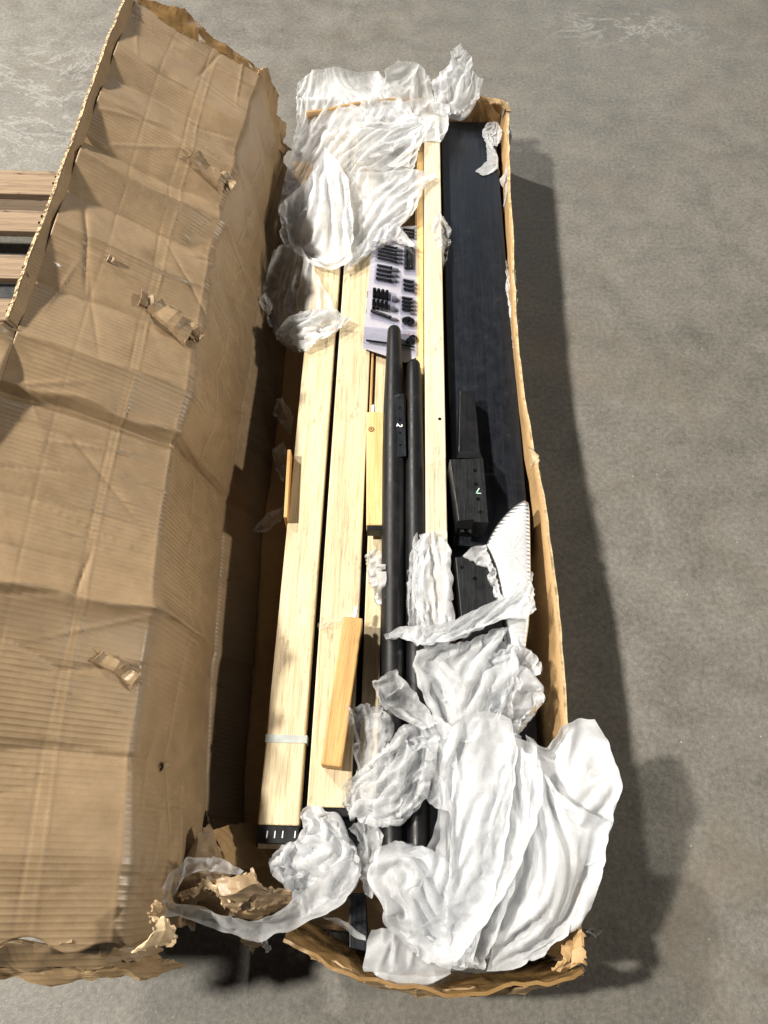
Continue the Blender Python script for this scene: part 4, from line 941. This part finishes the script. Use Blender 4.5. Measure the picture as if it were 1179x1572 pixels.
sheet(N_, 'folded white sheet edge looping across the front of the heap',
      [(566, 1345, .20), (578, 1305, .215), (600, 1292, .22), (650, 1300, .225), (690, 1320, .23), (705, 1380, .23), (720, 1440, .225), (735, 1482, .215), (690, 1488, .21), (630, 1455, .205), (590, 1420, .20), (585, 1375, .20)], (0, 3, 7, 9), W, 1.14, 1.03, .0066, .05, .055, .1, seed=31, bend=.025, pleat=0.0011, stretch=4.5)
sheet(N_, 'diagonal white swath crossing the heap from the right wall to the near end',
      [(786, 1128, .262), (812, 1140, .262), (834, 1172, .262), (832, 1230, .27), (804, 1310, .276), (766, 1390, .268), (722, 1452, .25), (690, 1487, .226), (652, 1474, .222), (622, 1440, .218), (650, 1420, .235), (700, 1376, .262), (742, 1310, .276), (768, 1240, .276), (780, 1180, .268)], (0, 2, 7, 9), W, 1.14, 1.02, .0066, .02, .075, .1, seed=46, bend=.02, stretch=3.0, crease=1.1)
sheet(N_, 'sheer sheet bridging the clear ball and the white heap over the poles',
      [(640, 1092, .218), (672, 1096, .235), (700, 1120, .245), (704, 1190, .245), (692, 1246, .24), (662, 1236, .222), (644, 1196, .215), (650, 1140, .22)], (0, 2, 4, 6), SHR, 1.14, 1.08, .0062, .015, .05, .2, seed=48, bend=.02)
sheet('foam_roll', 'white foam roll end standing in the near end of the box', [(572, 1428, .17), (600, 1420, .19), (640, 1440, .19), (690, 1470, .18), (688, 1492, .16), (640, 1494, .15), (560, 1486, .14), (562, 1450, .155)], (0, 3, 4, 6), W, 1.08, 1.08, 0.0070, .03, .09, 0.0, seed=32, cat='foam roll', crease=.3)
sheet(N_, 'narrow hanging fold linking the clear ball and the heap',
      [(537, 1272, .17), (556, 1256, .18), (574, 1258, .185), (588, 1282, .185), (580, 1330, .19), (572, 1380, .185), (562, 1374, .175), (548, 1330, .17), (552, 1300, .17)], (0, 3, 5, 6), SHR, 1.3, 1.15, 0.0053, .02, .025, .1, seed=33, pleat=0.0018)
sheet(N_, 'crumpled white sheet at the near end of the two pale planks',
      [(458, 1248, .155), (472, 1238, .165), (492, 1238, .17), (520, 1268, .175), (545, 1300, .175), (553, 1340, .17), (535, 1372, .17), (505, 1398, .17), (462, 1408, .165), (455, 1370, .15), (420, 1345, .14), (412, 1325, .14), (440, 1300, .155), (470, 1285, .165)], (0, 4, 8, 11), W, 1.35, 1.3, 0.0059, .05, .045, .8, seed=34)
sheet(N_, 'bunched white wad under the black end of the left plank',
      [(432, 1297, .15), (446, 1294, .16), (475, 1296, .165), (505, 1310, .165), (500, 1350, .16), (468, 1366, .15), (430, 1352, .13), (416, 1330, .12)], (0, 2, 4, 6), W, 1.4, 1.4, 0.0056, .03, .03, .3, seed=35)
# ---- loop of film around the ripped corner
LPB = [(243, 1376, .26), (262, 1340, .27), (286, 1318, .275), (318, 1313, .27), (350, 1322, .255), (372, 1335, .235), (366, 1345, .23), (340, 1338, .245), (306, 1335, .26), (284, 1345, .26), (268, 1368, .255), (256, 1394, .25)]
sheet('film_strip', 'thin film loop arching over the ripped left corner of the box', LPB, (0, 5, 6, 11), SHR, 1.05, 1.4, 0.0051, .006, .02, 1.57, seed=36, pleat=0.0016, cat='film strip', coll=False)
LPC = [(240, 1386, .25), (262, 1384, .25), (300, 1392, .25), (340, 1404, .245), (380, 1412, .235), (420, 1402, .23), (455, 1375, .23), (490, 1345, .225), (540, 1310, .215), (553, 1345, .205), (530, 1385, .205), (480, 1412, .205), (440, 1430, .205), (400, 1444, .205), (360, 1436, .21), (310, 1420, .225), (270, 1408, .235), (242, 1402, .24)]
sheet('film_strip', 'wide sheer film strip running from the ripped corner to the heap', LPC, (0, 8, 9, 17), SHR, 1.04, 1.4, 0.0056, .012, .026, 1.57, seed=37, pleat=0.0022, cat='film strip', coll=False)
sheet('film_strip', 'thin curling ribbon of film below the white wad', [(495, 1406, .17), (515, 1408, .165), (540, 1422, .16), (560, 1436, .16), (562, 1444, .16), (545, 1440, .155), (520, 1420, .16), (500, 1412, .165)], (0, 3, 4, 7), FILM, 1.05, 1.2, 0.0049, .005, .03, seed=38, cat='film strip', coll=False)
sheet('film_strip', 'small film scrap on the floor outside the near right corner', [(897, 1430, .004), (912, 1424, .012), (928, 1428, .008), (915, 1440, .006)], (0, 1, 2, 3), FILM, 1.1, 1.1, 0.0049, .006, .02, seed=39, cat='film strip', coll=False)
sheet('film_strip', 'clear film shred hanging under the looped strip', [(396, 1440, .17), (412, 1438, .17), (414, 1460, .12), (408, 1464, .11)], (0, 1, 2, 3), FILM, 1.2, 1.2, 0.0049, .006, .02, seed=40, cat='film strip', coll=False)
sheet('film_strip', 'wisp of white paper on the cut edge of the lid lip', [(83, 400, .575), (90, 402, .58), (94, 405, .58), (88, 408, .575)], (0, 1, 2, 3), W, 1.2, 1.2, 0.0025, .002, .01, seed=41, cat='film strip', coll=False)
